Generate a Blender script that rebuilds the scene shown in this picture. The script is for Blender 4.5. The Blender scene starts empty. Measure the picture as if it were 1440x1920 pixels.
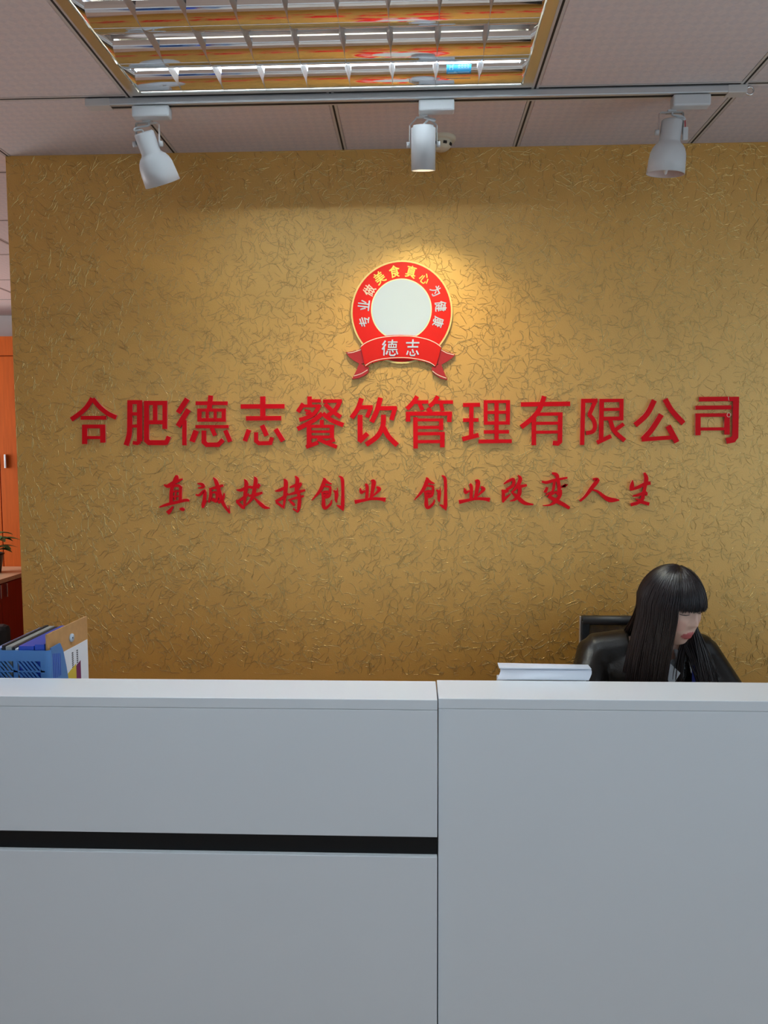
import bpy, bmesh, math, random
import numpy as np
from mathutils import Vector, Matrix

random.seed(7)
rng = np.random.default_rng(7)
SC = bpy.context.scene
COL = SC.collection

# ------------------------------------------------------------------ camera
W, H, F = 1440, 1920, 1476.77
YAW, PITCH, ROLL = .0393, .0748, -.0035
ZC = 2.62                                     # ceiling height
CAM = np.array([.8491, -2.8378, ZC - 1.0595])
_f = np.array([-math.sin(YAW), math.cos(YAW), 0.])
_r = np.array([math.cos(YAW), math.sin(YAW), 0.])
_u = np.array([0, 0, 1.])
FWD = _f * math.cos(PITCH) - _u * math.sin(PITCH)
_u2 = _u * math.cos(PITCH) + _f * math.sin(PITCH)
RIGHT = _r * math.cos(ROLL) + _u2 * math.sin(ROLL)
UP = _u2 * math.cos(ROLL) - _r * math.sin(ROLL)


def ray(px, py):
    return ((px - W / 2) * RIGHT + (H / 2 - py) * UP) / F + FWD


def atx(px, py, x):
    d = ray(px, py)
    return CAM + (x - CAM[0]) / d[0] * d


def aty(px, py, y):                           # point seen at a pixel on the plane y = const
    d = ray(px, py)
    return CAM + (y - CAM[1]) / d[1] * d


def atz(px, py, z):
    d = ray(px, py)
    return CAM + (z - CAM[2]) / d[2] * d


cam = bpy.data.cameras.new('camera')
cam.sensor_fit = 'VERTICAL'
cam.sensor_height = 24.0
cam.lens = 24.0 * F / H
cam.clip_start = .05
cam_o = bpy.data.objects.new('camera', cam)
COL.objects.link(cam_o)
M = Matrix.Identity(4)
for i, ax in enumerate((RIGHT, UP, -FWD)):
    for j in range(3):
        M[j][i] = ax[j]
for j in range(3):
    M[j][3] = CAM[j]
cam_o.matrix_world = M
SC.camera = cam_o

# ------------------------------------------------------------------ world, light, exposure
wd = bpy.data.worlds.new('world')
SC.world = wd
wd.use_nodes = True
wd.node_tree.nodes['Background'].inputs[0].default_value = (.75, .87, 1, 1)
wd.node_tree.nodes['Background'].inputs[1].default_value = .6
SC.view_settings.view_transform = 'Standard'
SC.view_settings.look = 'None'
SC.view_settings.gamma = 1
SC.view_settings.use_curve_mapping = False
SC.view_settings.exposure = 0.33
SC.cycles.caustics_reflective = False
SC.cycles.caustics_refractive = False
SC.cycles.sample_clamp_direct = 8
SC.cycles.sample_clamp_indirect = 4


def area(name, loc, rot, sx, sy, power, col):
    l = bpy.data.lights.new(name, 'AREA')
    l.shape = 'RECTANGLE'
    l.size, l.size_y = sx, sy
    l.energy = power
    l.color = col
    o = bpy.data.objects.new(name, l)
    o.location = loc
    o.rotation_euler = rot
    COL.objects.link(o)
    return o


# daylight entering by the window wall behind the camera, and by the window of the room beyond
area('daylight_rear_window', (.55, -5.12, 1.55), (math.radians(90), 0, 0), 4.4, 1.7, 12.5, (.44, .75, 1.0))
area('side_fill_light', (2.80, -1.5, 1.55), (0, math.radians(90), 0), 1.6, 1.8, 6, (.72, .88, 1.0))  # added side fill, grazes the gold wall from an assumed window
area('daylight_far_window', (-4.08, 1.6, 1.6), (0, math.radians(-90), 0), 1.6, 2.2, 62, (.95, .96, 1.0))

# ------------------------------------------------------------------ materials
MATS = {}


def mat(name, col, rough=.5, metal=0., spec=.5, emit=None, estr=0., alpha=None, coat=0., trans=0.):
    m = bpy.data.materials.new(name)
    m.use_nodes = True
    b = m.node_tree.nodes['Principled BSDF']
    b.inputs['Base Color'].default_value = (*col, 1)
    b.inputs['Roughness'].default_value = rough
    b.inputs['Metallic'].default_value = metal
    b.inputs['Specular IOR Level'].default_value = spec
    b.inputs['Coat Weight'].default_value = coat
    b.inputs['Coat Roughness'].default_value = .05
    b.inputs['Transmission Weight'].default_value = trans
    if emit:
        b.inputs['Emission Color'].default_value = (*emit, 1)
        b.inputs['Emission Strength'].default_value = estr
    if alpha is not None:
        b.inputs['Alpha'].default_value = alpha
    MATS[name] = m
    return m


def nodes(m):
    nt = m.node_tree
    return nt.nodes, nt.links, nt.nodes['Principled BSDF']


def noise_tint(m, scale, amt, coord='Object', detail=4, bump=0., bscale=None, dist=.002, stretch=None):
    """mottle the base colour by a noise and, if asked, add a fine bump"""
    n, l, b = nodes(m)
    tc = n.new('ShaderNodeTexCoord')
    mp = n.new('ShaderNodeMapping')
    l.new(tc.outputs[coord], mp.inputs[0])
    if stretch:
        mp.inputs['Scale'].default_value = stretch
    t = n.new('ShaderNodeTexNoise')
    t.inputs['Scale'].default_value = scale
    t.inputs['Detail'].default_value = detail
    l.new(mp.outputs[0], t.inputs['Vector'])
    c = tuple(b.inputs['Base Color'].default_value)
    r = n.new('ShaderNodeValToRGB')
    r.color_ramp.elements[0].position = .3
    r.color_ramp.elements[1].position = .7
    r.color_ramp.elements[0].color = (*[x * (1 - amt) for x in c[:3]], 1)
    r.color_ramp.elements[1].color = (*[min(1, x * (1 + amt)) for x in c[:3]], 1)
    l.new(t.outputs['Fac'], r.inputs[0])
    l.new(r.outputs[0], b.inputs['Base Color'])
    if bump:
        t2 = n.new('ShaderNodeTexNoise')
        t2.inputs['Scale'].default_value = bscale or scale * 4
        t2.inputs['Detail'].default_value = 3
        l.new(mp.outputs[0], t2.inputs['Vector'])
        bp = n.new('ShaderNodeBump')
        bp.inputs['Strength'].default_value = bump
        bp.inputs['Distance'].default_value = dist
        l.new(t2.outputs['Fac'], bp.inputs['Height'])
        l.new(bp.outputs[0], b.inputs['Normal'])
    return m




def mica_paper(name, brown, mica, rough, mix, bump):
    """brown paper under a pale gold mica sheen"""
    m = bpy.data.materials.new(name)
    m.use_nodes = True
    n, l = m.node_tree.nodes, m.node_tree.links
    n.remove(n['Principled BSDF'])
    tc = n.new('ShaderNodeTexCoord')
    t1 = n.new('ShaderNodeTexNoise')
    t1.inputs['Scale'].default_value = 9
    t1.inputs['Detail'].default_value = 4
    l.new(tc.outputs['Object'], t1.inputs['Vector'])
    r = n.new('ShaderNodeValToRGB')
    for e, k in zip(r.color_ramp.elements, (.93, 1.07)):
        e.color = (*[c * k for c in brown], 1)
    r.color_ramp.elements[0].position, r.color_ramp.elements[1].position = .3, .7
    l.new(t1.outputs['Fac'], r.inputs[0])
    d = n.new('ShaderNodeBsdfDiffuse')
    l.new(r.outputs[0], d.inputs['Color'])
    g = n.new('ShaderNodeBsdfGlossy')
    g.inputs['Color'].default_value = (*mica, 1)
    g.inputs['Roughness'].default_value = rough
    if bump:
        t2 = n.new('ShaderNodeTexNoise')
        t2.inputs['Scale'].default_value = 240
        t2.inputs['Detail'].default_value = 3
        l.new(tc.outputs['Object'], t2.inputs['Vector'])
        bp = n.new('ShaderNodeBump')
        bp.inputs['Strength'].default_value = bump
        bp.inputs['Distance'].default_value = .002
        l.new(t2.outputs['Fac'], bp.inputs['Height'])
        l.new(bp.outputs[0], d.inputs['Normal'])
        l.new(bp.outputs[0], g.inputs['Normal'])
    mx = n.new('ShaderNodeMixShader')
    mx.inputs[0].default_value = mix
    l.new(d.outputs[0], mx.inputs[1])
    l.new(g.outputs[0], mx.inputs[2])
    l.new(mx.outputs[0], n['Material Output'].inputs['Surface'])
    MATS[name] = m
    return m


GOLD = mica_paper('gold_wallpaper', (.66, .28, .028), (.85, .67, .33), .46, .38, .45)
FIBRE = mica_paper('gold_fibre', (.34, .15, .024), (.78, .54, .21), .25, .88, 0)
WALLW = noise_tint(mat('white_paint', (.74, .73, .71), .8), 30, .02)
FLOORM = noise_tint(mat('beige_floor', (.62, .46, .36), .35), 3, .06)
TILE = mat('ceiling_tile_board', (.66, .60, .57), .75)
GRIDW = mat('grid_white_metal', (.62, .58, .55), .5, .1)
GRIDB = mat('grid_black_groove', (.012, .010, .010), .7)
WHITEL = noise_tint(mat('white_lacquer', (.80, .83, .85), .2, 0, .3), 1.2, .012, bump=.04, bscale=60, dist=.001)
BLACK = mat('black_slot', (.004, .004, .004), .5, 0, .3)
DARKGAP = mat('dark_joint', (.05, .05, .06), .8)
DESKM = noise_tint(mat('pale_desk', (.62, .60, .57), .5), 8, .03)
LAMPW = mat('white_lamp_metal', (.60, .60, .60), .45)
LAMPIN = mat('lamp_inner_pink', (.75, .60, .55), .35)
ALU = mat('rail_aluminium', (.62, .62, .62), .36, .5)
MIRROR = mat('mirror_reflector', (.80, .80, .82), .07, 1.)
BLADE = mat('louvre_blade_metal', (.50, .47, .46), .42, .75)
FRAMEM = mat('luminaire_frame_metal', (.70, .64, .55), .28, .9)
REDF = mat('red_acrylic_face', (.70, .004, .010), .4, 0, .12)
REDB = mat('pink_acrylic_edge', (.66, .28, .20), .4, 0, .3)
ERED = mat('emblem_red', (.62, .012, .008), .5, 0, .2)
EDRED = mat('emblem_dark_red', (.42, .012, .012), .45)
EGOLD = mat('emblem_gold', (.86, .68, .26), .45)
EWHITE = mat('emblem_white', (.52, .62, .74), .45)
ECREAM = mat('emblem_cream', (.90, .74, .58), .45)
EYEL = mat('emblem_yellow', (.92, .80, .16), .45)
EGREEN = mat('emblem_pale_green', (.78, .84, .55), .45)
PAPER = mat('white_paper', (.76, .79, .86), .7)
BLUEP = mat('blue_plastic', (.075, .22, .52), .38)
BLUED = mat('blue_folder', (.018, .075, .50), .3)
BLUEL = mat('light_blue_folder', (.20, .36, .70), .35)
GREYF = mat('grey_folder', (.33, .34, .32), .5)
BLACKF = mat('black_folder', (.015, .015, .018), .45)
KRAFT = noise_tint(mat('kraft_card', (.52, .28, .11), .75), 60, .07)
PURPLE = mat('print_purple', (.16, .02, .10), .6)
YELP = mat('print_yellow', (.62, .46, .06), .6)
INK = mat('print_ink', (.06, .06, .08), .7)
SKYST = mat('sticker_blue', (.02, .16, .30), .4)
SKYWH = mat('sticker_white', (.30, .50, .60), .4)
BRED = noise_tint(mat('red_wood', (.54, .105, .012), .5, 0, .15), 14, .10, stretch=(6, 6, .4))
BDRED = noise_tint(mat('dark_red_wood', (.36, .04, .018), .5, 0, .25), 14, .10, stretch=(6, 6, .4))
LWOOD = noise_tint(mat('light_wood', (.66, .42, .25), .4), 10, .10, stretch=(1, 5, 5))
CHROME = mat('brushed_chrome', (.80, .80, .80), .22, 1.)
LEAF = noise_tint(mat('leaf_green', (.05, .22, .085), .4), 20, .25)
POT = mat('dark_pot', (.02, .03, .025), .35)
SOIL = mat('soil', (.03, .02, .012), .9)
CHAIRB = mat('chair_black', (.014, .014, .015), .5)
CHAIRM = mat('chair_mesh', (.02, .018, .016), .8, alpha=.68)
CHAIRE = mat('chair_edge_metal', (.72, .66, .62), .3, .8)
LEATHER = noise_tint(mat('black_leather', (.009, .007, .006), .38, 0, .30), 40, .2, bump=.25, bscale=70, dist=.004)
SHIRT = noise_tint(mat('pale_shirt', (.52, .57, .62), .8), 60, .03)
HAIRM = mat('black_hair', (.017, .010, .010), .34, 0, .55)
TROUSER = mat('dark_trousers', (.012, .012, .016), .8)
SHOE = mat('black_shoe', (.01, .01, .01), .35)
LANY = mat('blue_lanyard', (.02, .03, .22), .6)
SMOKE = mat('aged_white_plastic', (.70, .62, .46), .5)
REDW = mat('red_wire', (.5, .02, .05), .5)
GLASS = mat('window_glass', (.85, .92, .96), .05, 0, .5, alpha=.25)
TUBE_ON = mat('lit_tube', (1, 1, 1), .5, emit=(.76, .90, 1.0), estr=132.)
TUBE_OFF = mat('unlit_tube', (.80, .80, .80), .4)
BULB_ON = mat('lit_bulb', (1, 1, 1), .5, emit=(1.0, .83, .55), estr=14.)

# ceiling board: faint embossed weave
n, l, b = nodes(TILE)
tc = n.new('ShaderNodeTexCoord')
mp = n.new('ShaderNodeMapping')
mp.inputs['Rotation'].default_value = (0, 0, math.radians(45))
l.new(tc.outputs['Object'], mp.inputs[0])
ck = n.new('ShaderNodeTexChecker')
ck.inputs['Scale'].default_value = 46
ck.inputs['Color1'].default_value = (.76, .65, .615, 1)
ck.inputs['Color2'].default_value = (.71, .62, .60, 1)
l.new(mp.outputs[0], ck.inputs['Vector'])
nz = n.new('ShaderNodeTexNoise')
nz.inputs['Scale'].default_value = 90
mx = n.new('ShaderNodeMixRGB')
mx.inputs[0].default_value = .12
l.new(tc.outputs['Object'], nz.inputs['Vector'])
l.new(ck.outputs[0], mx.inputs[1])
l.new(nz.outputs['Fac'], mx.inputs[2])
l.new(mx.outputs[0], b.inputs['Base Color'])


# ------------------------------------------------------------------ mesh helpers
def link(o, parent=None):
    COL.objects.link(o)
    if parent is not None:
        o.parent = parent
        o.matrix_parent_inverse = parent.matrix_basis.inverted()
    return o


class MB:
    def __init__(s):
        s.v, s.f, s.sm = [], [], []

    def add(s, vs, fs, smooth=False, mtx=None):
        k = len(s.v)
        if mtx is not None:
            vs = [tuple(mtx @ Vector(p)) for p in vs]
        s.v += [tuple(map(float, p)) for p in vs]
        s.f += [tuple(i + k for i in f) for f in fs]
        s.sm += [smooth] * len(fs)
        return s

    def box(s, a, b, bev=0., mtx=None):
        (x0, y0, z0), (x1, y1, z1) = a, b
        if not bev:
            v = [(x, y, z) for z in (z0, z1) for y in (y0, y1) for x in (x0, x1)]
            return s.add(v, [(0, 2, 3, 1), (4, 5, 7, 6), (0, 1, 5, 4), (2, 6, 7, 3), (0, 4, 6, 2), (1, 3, 7, 5)], False, mtx)
        bm = bmesh.new()
        bmesh.ops.create_cube(bm, size=1)
        for q in bm.verts:
            q.co = Vector(((x0 + x1) / 2 + q.co.x * (x1 - x0), (y0 + y1) / 2 + q.co.y * (y1 - y0), (z0 + z1) / 2 + q.co.z * (z1 - z0)))
        bmesh.ops.bevel(bm, geom=list(bm.edges), offset=bev, segments=2, profile=.5, affect='EDGES')
        bm.verts.ensure_lookup_table()
        bm.verts.index_update()
        s.add([q.co[:] for q in bm.verts], [[q.index for q in f.verts] for f in bm.faces], False, mtx)
        bm.free()
        return s

    def prism(s, poly, d0, d1, axis='y'):
        """poly in the two other axes, extruded d0..d1 along axis"""
        P = {'y': lambda p, d: (p[0], d, p[1]), 'x': lambda p, d: (d, p[0], p[1]), 'z': lambda p, d: (p[0], p[1], d)}[axis]
        k = len(poly)
        v = [P(p, d0) for p in poly] + [P(p, d1) for p in poly]
        f = [tuple(range(k)), tuple(range(2 * k - 1, k - 1, -1))]
        f += [(i, k + i, k + (i + 1) % k, (i + 1) % k) for i in range(k)]
        return s.add(v, f)

    def lathe(s, prof, n=28, mtx=None, smooth=True):
        """prof: [(r, z)], around z"""
        v, f = [], []
        for r, z in prof:
            for i in range(n):
                a = 2 * math.pi * i / n
                v.append((r * math.cos(a), r * math.sin(a), z))
        for j in range(len(prof) - 1):
            for i in range(n):
                f.append((j * n + i, j * n + (i + 1) % n, (j + 1) * n + (i + 1) % n, (j + 1) * n + i))
        return s.add(v, f, smooth, mtx)

    def tube(s, pts, rad, n=10, caps=True, smooth=True, ref=None, flat=1.):
        """tube through pts; rad scalar or list; flat squeezes the second cross axis"""
        pts = [Vector(p) for p in pts]
        k = len(pts)
        rad = [rad] * k if not hasattr(rad, '__len__') else list(rad)
        v, f = [], []
        up = Vector(ref) if ref is not None else None
        for i, p in enumerate(pts):
            t = (pts[min(i + 1, k - 1)] - pts[max(i - 1, 0)]).normalized()
            if up is None:
                up = t.orthogonal().normalized()
            a = (up - t * up.dot(t))
            a = a.normalized() if a.length > 1e-6 else t.orthogonal().normalized()
            up = a
            c = t.cross(a)
            r = rad[i]
            ra, rb = (r if isinstance(r, tuple) else (r, r * flat))
            for j in range(n):
                w = 2 * math.pi * j / n
                v.append(p + a * (ra * math.cos(w)) + c * (rb * math.sin(w)))
        for i in range(k - 1):
            for j in range(n):
                f.append((i * n + j, i * n + (j + 1) % n, (i + 1) * n + (j + 1) % n, (i + 1) * n + j))
        if caps:
            f.append(tuple(range(n - 1, -1, -1)))
            f.append(tuple((k - 1) * n + j for j in range(n)))
        return s.add([tuple(q) for q in v], f, smooth)

    def strip(s, pts, width, thick, normal):
        """flat bar bent through pts; width across `normal`-cross-tangent, thick along in-plane"""
        return s.tube(pts, [(width / 2 * 1.2, thick / 2 * 1.2)] * len(pts), 4, True, False, ref=normal)

    def mesh(s, name):
        me = bpy.data.meshes.new(name)
        me.from_pydata(s.v, [], s.f)
        me.polygons.foreach_set('use_smooth', s.sm)
        me.update()
        bm = bmesh.new()
        bm.from_mesh(me)
        bmesh.ops.recalc_face_normals(bm, faces=bm.faces)
        bm.to_mesh(me)
        bm.free()
        return me

    def build(s, name, material, parent=None):
        me = s.mesh(name)
        me.materials.append(material)
        return link(bpy.data.objects.new(name, me), parent)


def tag(o, label, cat=None, group=None, kind=None):
    o['label'] = label
    if cat:
        o['category'] = cat
    if group:
        o['group'] = group
    if kind:
        o['kind'] = kind
    return o


def empty(name, loc=(0, 0, 0), label=None, cat=None, group=None):
    o = bpy.data.objects.new(name, None)
    o.empty_display_size = .05
    o.location = loc
    COL.objects.link(o)
    if label:
        tag(o, label, cat, group)
    bpy.context.view_layer.update()
    return o


def structure(o, label=None):
    o['kind'] = 'structure'
    if label:
        o['label'] = label
    return o


def box_obj(name, a, b, m, parent=None, bev=0.):
    return MB().box(a, b, bev).build(name, m, parent)


# ------------------------------------------------------------------ the room
XL, XR, YN, YF = -4.2, 2.9, -5.24, 3.17
WX = -.6077                                    # free end of the gold partition
structure(box_obj('floor', (XL - .1, YN - .1, -.1), (XR + .1, YF + .1, 0), FLOORM), 'beige floor of the reception')
wr = MB()
for a, c in (((YN, 0), (-2.45, ZC)), ((-.55, 0), (YF, ZC)), ((-2.45, 0), (-.55, .7)), ((-2.45, 2.42), (-.55, ZC))):
    wr.box((XR, a[0], a[1]), (XR + .1, c[0], c[1]))
structure(wr.build('wall_right', WALLW), 'white side wall right of the counter')
w3 = empty('side_fill_window', (XR + .05, -1.5, .7))  # unseen window, put in as the opening for the side fill light
structure(w3, 'unseen side window added to light the gold wall from the right')
for y in (-2.42, -1.485):
    box_obj('pane', (XR + .05, y, .73), (XR + .06, y + .905, 2.39), GLASS, w3)
fr = MB()
for y in (-2.45, -1.515, -.58):
    fr.box((XR + .03, y, .7), (XR + .08, y + .03, 2.42))
fr.box((XR + .03, -2.45, .7), (XR + .08, -.55, .73)).box((XR + .03, -2.45, 2.39), (XR + .08, -.55, 2.42))
fr.build('window_frame', LAMPW, w3)
structure(box_obj('wall_far', (XL, YF, 0), (XR, YF + .1, ZC), WALLW), 'white end wall of the room beyond')
wl = MB()
for a, c in (((YN, 0), (.45, ZC)), ((2.75, 0), (YF, ZC)), ((.45, 0), (2.75, .75)), ((.45, 2.45), (2.75, ZC))):
    wl.box((XL - .1, a[0], a[1]), (XL, c[0], c[1]))
structure(wl.build('wall_left', WALLW), 'white side wall left of the room beyond')
wn = MB()
for a, c in (((XL, 0), (-1.7, ZC)), ((2.8, 0), (XR, ZC)), ((-1.7, 0), (2.8, .7)), ((-1.7, 2.42), (2.8, ZC))):
    wn.box((a[0], YN - .1, a[1]), (c[0], YN, c[1]))
structure(wn.build('wall_rear', WALLW), 'white window wall behind the viewer')
w1 = empty('window_1', (.55, YN - .05, .7))
structure(w1, 'wide window behind the viewer')
for i in range(4):
    x0 = -1.7 + i * 1.125
    box_obj('pane', (x0 + .03, YN - .06, .73), (x0 + 1.095, YN - .05, 2.39), GLASS, w1)
fr = MB()
for i in range(5):
    x0 = -1.7 + i * 1.125
    fr.box((x0 - .03 * (i > 0), YN - .08, .7), (x0 + .03 * (i < 4), YN - .03, 2.42))
fr.box((-1.7, YN - .08, .7), (2.8, YN - .03, .73)).box((-1.7, YN - .08, 2.39), (2.8, YN - .03, 2.42))
fr.build('window_frame', LAMPW, w1)
w2 = empty('window_2', (XL - .05, 1.6, .75))
structure(w2, 'window of the room beyond')
box_obj('pane', (XL - .06, .48, .78), (XL - .05, 2.72, 2.42), GLASS, w2)
fr = MB()
for y in (.45, 1.58, 2.72):
    fr.box((XL - .08, y, .75), (XL - .03, y + .03, 2.45))
fr.box((XL - .08, .45, .75), (XL - .03, 2.75, .78)).box((XL - .08, .45, 2.42), (XL - .03, 2.75, 2.45))
fr.build('window_frame', LAMPW, w2)

# gold feature wall: core, strips of wallpaper and the raised fibres on them
wall = structure(box_obj('wall_back', (WX, .001, 0), (XR, .12, ZC - .0004), GOLD), 'gold wallpapered feature wall behind the counter')
seam = [WX, -.3085, .2302, .7688, 1.3073, 1.846, 2.385, XR]
for a, c in zip(seam[:-1], seam[1:]):
    box_obj('wallpaper_strip', (a + .0002, 0, .0), (c - .0002, .001, ZC - .0004), GOLD, wall)


def fibres(n, x0, x1, z0, z1, y):
    S = 6
    P = np.empty((n, S + 1, 2))
    P[:, 0, 0] = rng.uniform(x0, x1, n)
    P[:, 0, 1] = rng.uniform(z0, z1, n)
    th = rng.uniform(0, 2 * np.pi, n)
    L = rng.gamma(4., .010, n).clip(.014, .11)
    cv = rng.normal(0, .28, n)
    T = np.empty((n, S + 1))
    for k in range(S + 1):
        T[:, k] = th
        if k < S:
            P[:, k + 1, 0] = P[:, k, 0] + L / S * np.cos(th)
            P[:, k + 1, 1] = P[:, k, 1] + L / S * np.sin(th)
            th = th + cv + rng.normal(0, .33, n)
    P[:, :, 0] = P[:, :, 0].clip(x0, x1)
    P[:, :, 1] = P[:, :, 1].clip(z0, z1)
    w = rng.uniform(.0007, .0013, n)[:, None] * np.array([.35, .9, 1, 1, 1, .9, .35])[None]
    h = rng.uniform(.0009, .0022, n)[:, None] * np.array([.2, .9, 1, 1, 1, .9, .2])[None]
    nx, nz = -np.sin(T), np.cos(T)
    V = np.empty((n, S + 1, 3, 3))
    for j, sgn in enumerate((-1, 0, 1)):
        V[:, :, j, 0] = P[:, :, 0] + sgn * w * nx
        V[:, :, j, 2] = P[:, :, 1] + sgn * w * nz
        V[:, :, j, 1] = y - (h if sgn == 0 else -.0002)
    V = V.reshape(-1, 3)
    q = np.array([[k * 3 + j, k * 3 + j + 1, (k + 1) * 3 + j + 1, (k + 1) * 3 + j] for k in range(S) for j in range(2)])
    Fc = (np.arange(n)[:, None, None] * (S + 1) * 3 + q[None]).reshape(-1)
    me = bpy.data.meshes.new('wallpaper_fibres')
    me.vertices.add(len(V))
    me.vertices.foreach_set('co', V.astype('f').ravel())
    me.loops.add(len(Fc))
    me.loops.foreach_set('vertex_index', Fc.astype('i'))
    k = len(Fc) // 4
    me.polygons.add(k)
    me.polygons.foreach_set('loop_start', np.arange(k, dtype='i') * 4)
    me.polygons.foreach_set('loop_total', np.full(k, 4, 'i'))
    me.polygons.foreach_set('use_smooth', np.ones(k, bool))
    me.update(calc_edges=True)
    me.validate()
    me.materials.append(FIBRE)
    o = link(bpy.data.objects.new('wallpaper_fibres', me), wall)
    o['kind'] = 'stuff'
    o['label'] = 'crinkled raised fibres of the gold wallpaper'


fibres(19000, WX + .002, XR - .01, .75, ZC - .004, 0)

# ceiling: slab, boards, exposed grid
ceil = structure(box_obj('ceiling', (XL - .1, YN - .1, ZC + .13), (XR + .1, YF + .1, ZC + .2), WALLW), 'suspended ceiling of pinkish boards in a grid')
LX0, LX1, LY0, LY1 = 0., 1.2, -1.0405, -.4405   # opening of the luminaire
rows = [-.4405 + .6 * k for k in range(-8, 7)]
cols = [.6 * k for k in range(-7, 6)]
tm = MB()
hw, t = .289, .012
tm.add([(-hw, -hw, .002), (hw, -hw, .002), (hw, hw, .002), (-hw, hw, .002), (-hw + .003, -hw + .003, 0), (hw - .003, -hw + .003, 0), (hw - .003, hw - .003, 0), (-hw + .003, hw - .003, 0), (-hw, -hw, t), (hw, -hw, t), (hw, hw, t), (-hw, hw, t)],
       [(4, 5, 6, 7), (0, 1, 5, 4), (1, 2, 6, 5), (2, 3, 7, 6), (3, 0, 4, 7), (8, 9, 1, 0), (9, 10, 2, 1), (10, 11, 3, 2), (11, 8, 0, 3), (11, 10, 9, 8)])
tme = tm.mesh('ceiling_tile')
tme.materials.append(TILE)
for y in rows[:-1]:
    for x in cols:
        if x + .6 > XR + .12:
            continue
        if LX0 - .01 < x < LX1 - .01 and (abs(y - LY0) < .01 or abs(y - LY0 + 1.2) < .01):
            continue
        o = bpy.data.objects.new('ceiling_tile', tme)
        o.location = (x + .3, y + .3, ZC)
        link(o)
        o.parent = ceil


def grid_bar(a, c):
    along_x = c[0] - a[0] > c[1] - a[1]
    z = ZC if along_x else ZC - .0003
    w = .0105
    d = (0, w) if along_x else (w, 0)
    g = (0, .0032) if along_x else (.0032, 0)
    o = box_obj('ceiling_grid_bar', (a[0] - d[0], a[1] - d[1], z), (c[0] + d[0], c[1] + d[1], z + .02), GRIDW, ceil)
    box_obj('shadow_groove', (a[0] - g[0], a[1] - g[1], z - .0002), (c[0] + g[0], c[1] + g[1], z + .01), GRIDB, o)


for y in rows:
    if LY0 + .01 < y < LY1 - .01:
        continue
    grid_bar((XL, y), (XR, y))
for x in cols:
    if LX0 + .01 < x < LX1 - .01:
        grid_bar((x, YN), (x, LY0 - 1.2))
        grid_bar((x, LY1 - 1.2), (x, LY0))
        grid_bar((x, LY1), (x, YF))
    else:
        grid_bar((x, YN), (x, YF))

# ------------------------------------------------------------------ louvred luminaire
lum = empty('ceiling_luminaire', (.6, -.74, ZC), 'recessed mirror louvre ceiling light with one lit tube', 'ceiling light')
box_obj('housing', (.012, -1.028, ZC + .112), (1.188, -.453, ZC + .12), FRAMEM, lum)
sides = MB()
for p in (((.012, -1.028), (.016, -.453)), ((1.184, -1.028), (1.188, -.453)), ((.016, -1.028), (1.184, -1.024)), ((.016, -.457), (1.184, -.453))):
    sides.box((*p[0], ZC + .002), (*p[1], ZC + .112))
sides.build('housing_side', FRAMEM, lum)
rim = MB()
rim.box((.0115, -1.029, ZC - .003), (.040, -.452, ZC + .002)).box((1.160, -1.029, ZC - .003), (1.1885, -.452, ZC + .002))
rim.box((.040, -1.029, ZC - .003), (1.160, -1.010, ZC + .002)).box((.040, -.466, ZC - .003), (1.160, -.452, ZC + .002))
rim.build('trim_frame', FRAMEM, lum)
CE = [-.466, -.632, -.812, -1.004]             # lower edges of the lengthwise reflectors
X0, X1 = .044, 1.156


FZ = .036                                      # tube axis above the louvre plane


def curve_face(y0, sgn, k=14):
    """flared reflector: almost level at the lower edge (y0, ZC), steeper towards the top"""
    y, z = y0, ZC + .001
    out = [(y, z)]
    for i in range(k - 1):
        th_ = math.radians(4 + 18 * (i + .5) / (k - 1) + 36 * ((i + .5) / (k - 1)) ** 3)
        y += sgn * math.cos(th_) * .076 / (k - 1)
        z += math.sin(th_) * .076 / (k - 1)
        out.append((y, z))
    return out


def reflector(y0, both):
    m = MB()
    for sgn in both:
        pr = curve_face(y0 + sgn * .0015, sgn)
        k = len(pr)
        v = [(x, *p) for x in (X0, X1) for p in pr]
        m.add(v, [(i, i + 1, k + i + 1, k + i) for i in range(k - 1)], True)
    if len(both) == 2:
        m.box((X0, y0 - .0015, ZC + .0005), (X1, y0 + .0015, ZC + .002))
    return m.build('lengthwise_reflector', MIRROR, lum)


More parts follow.
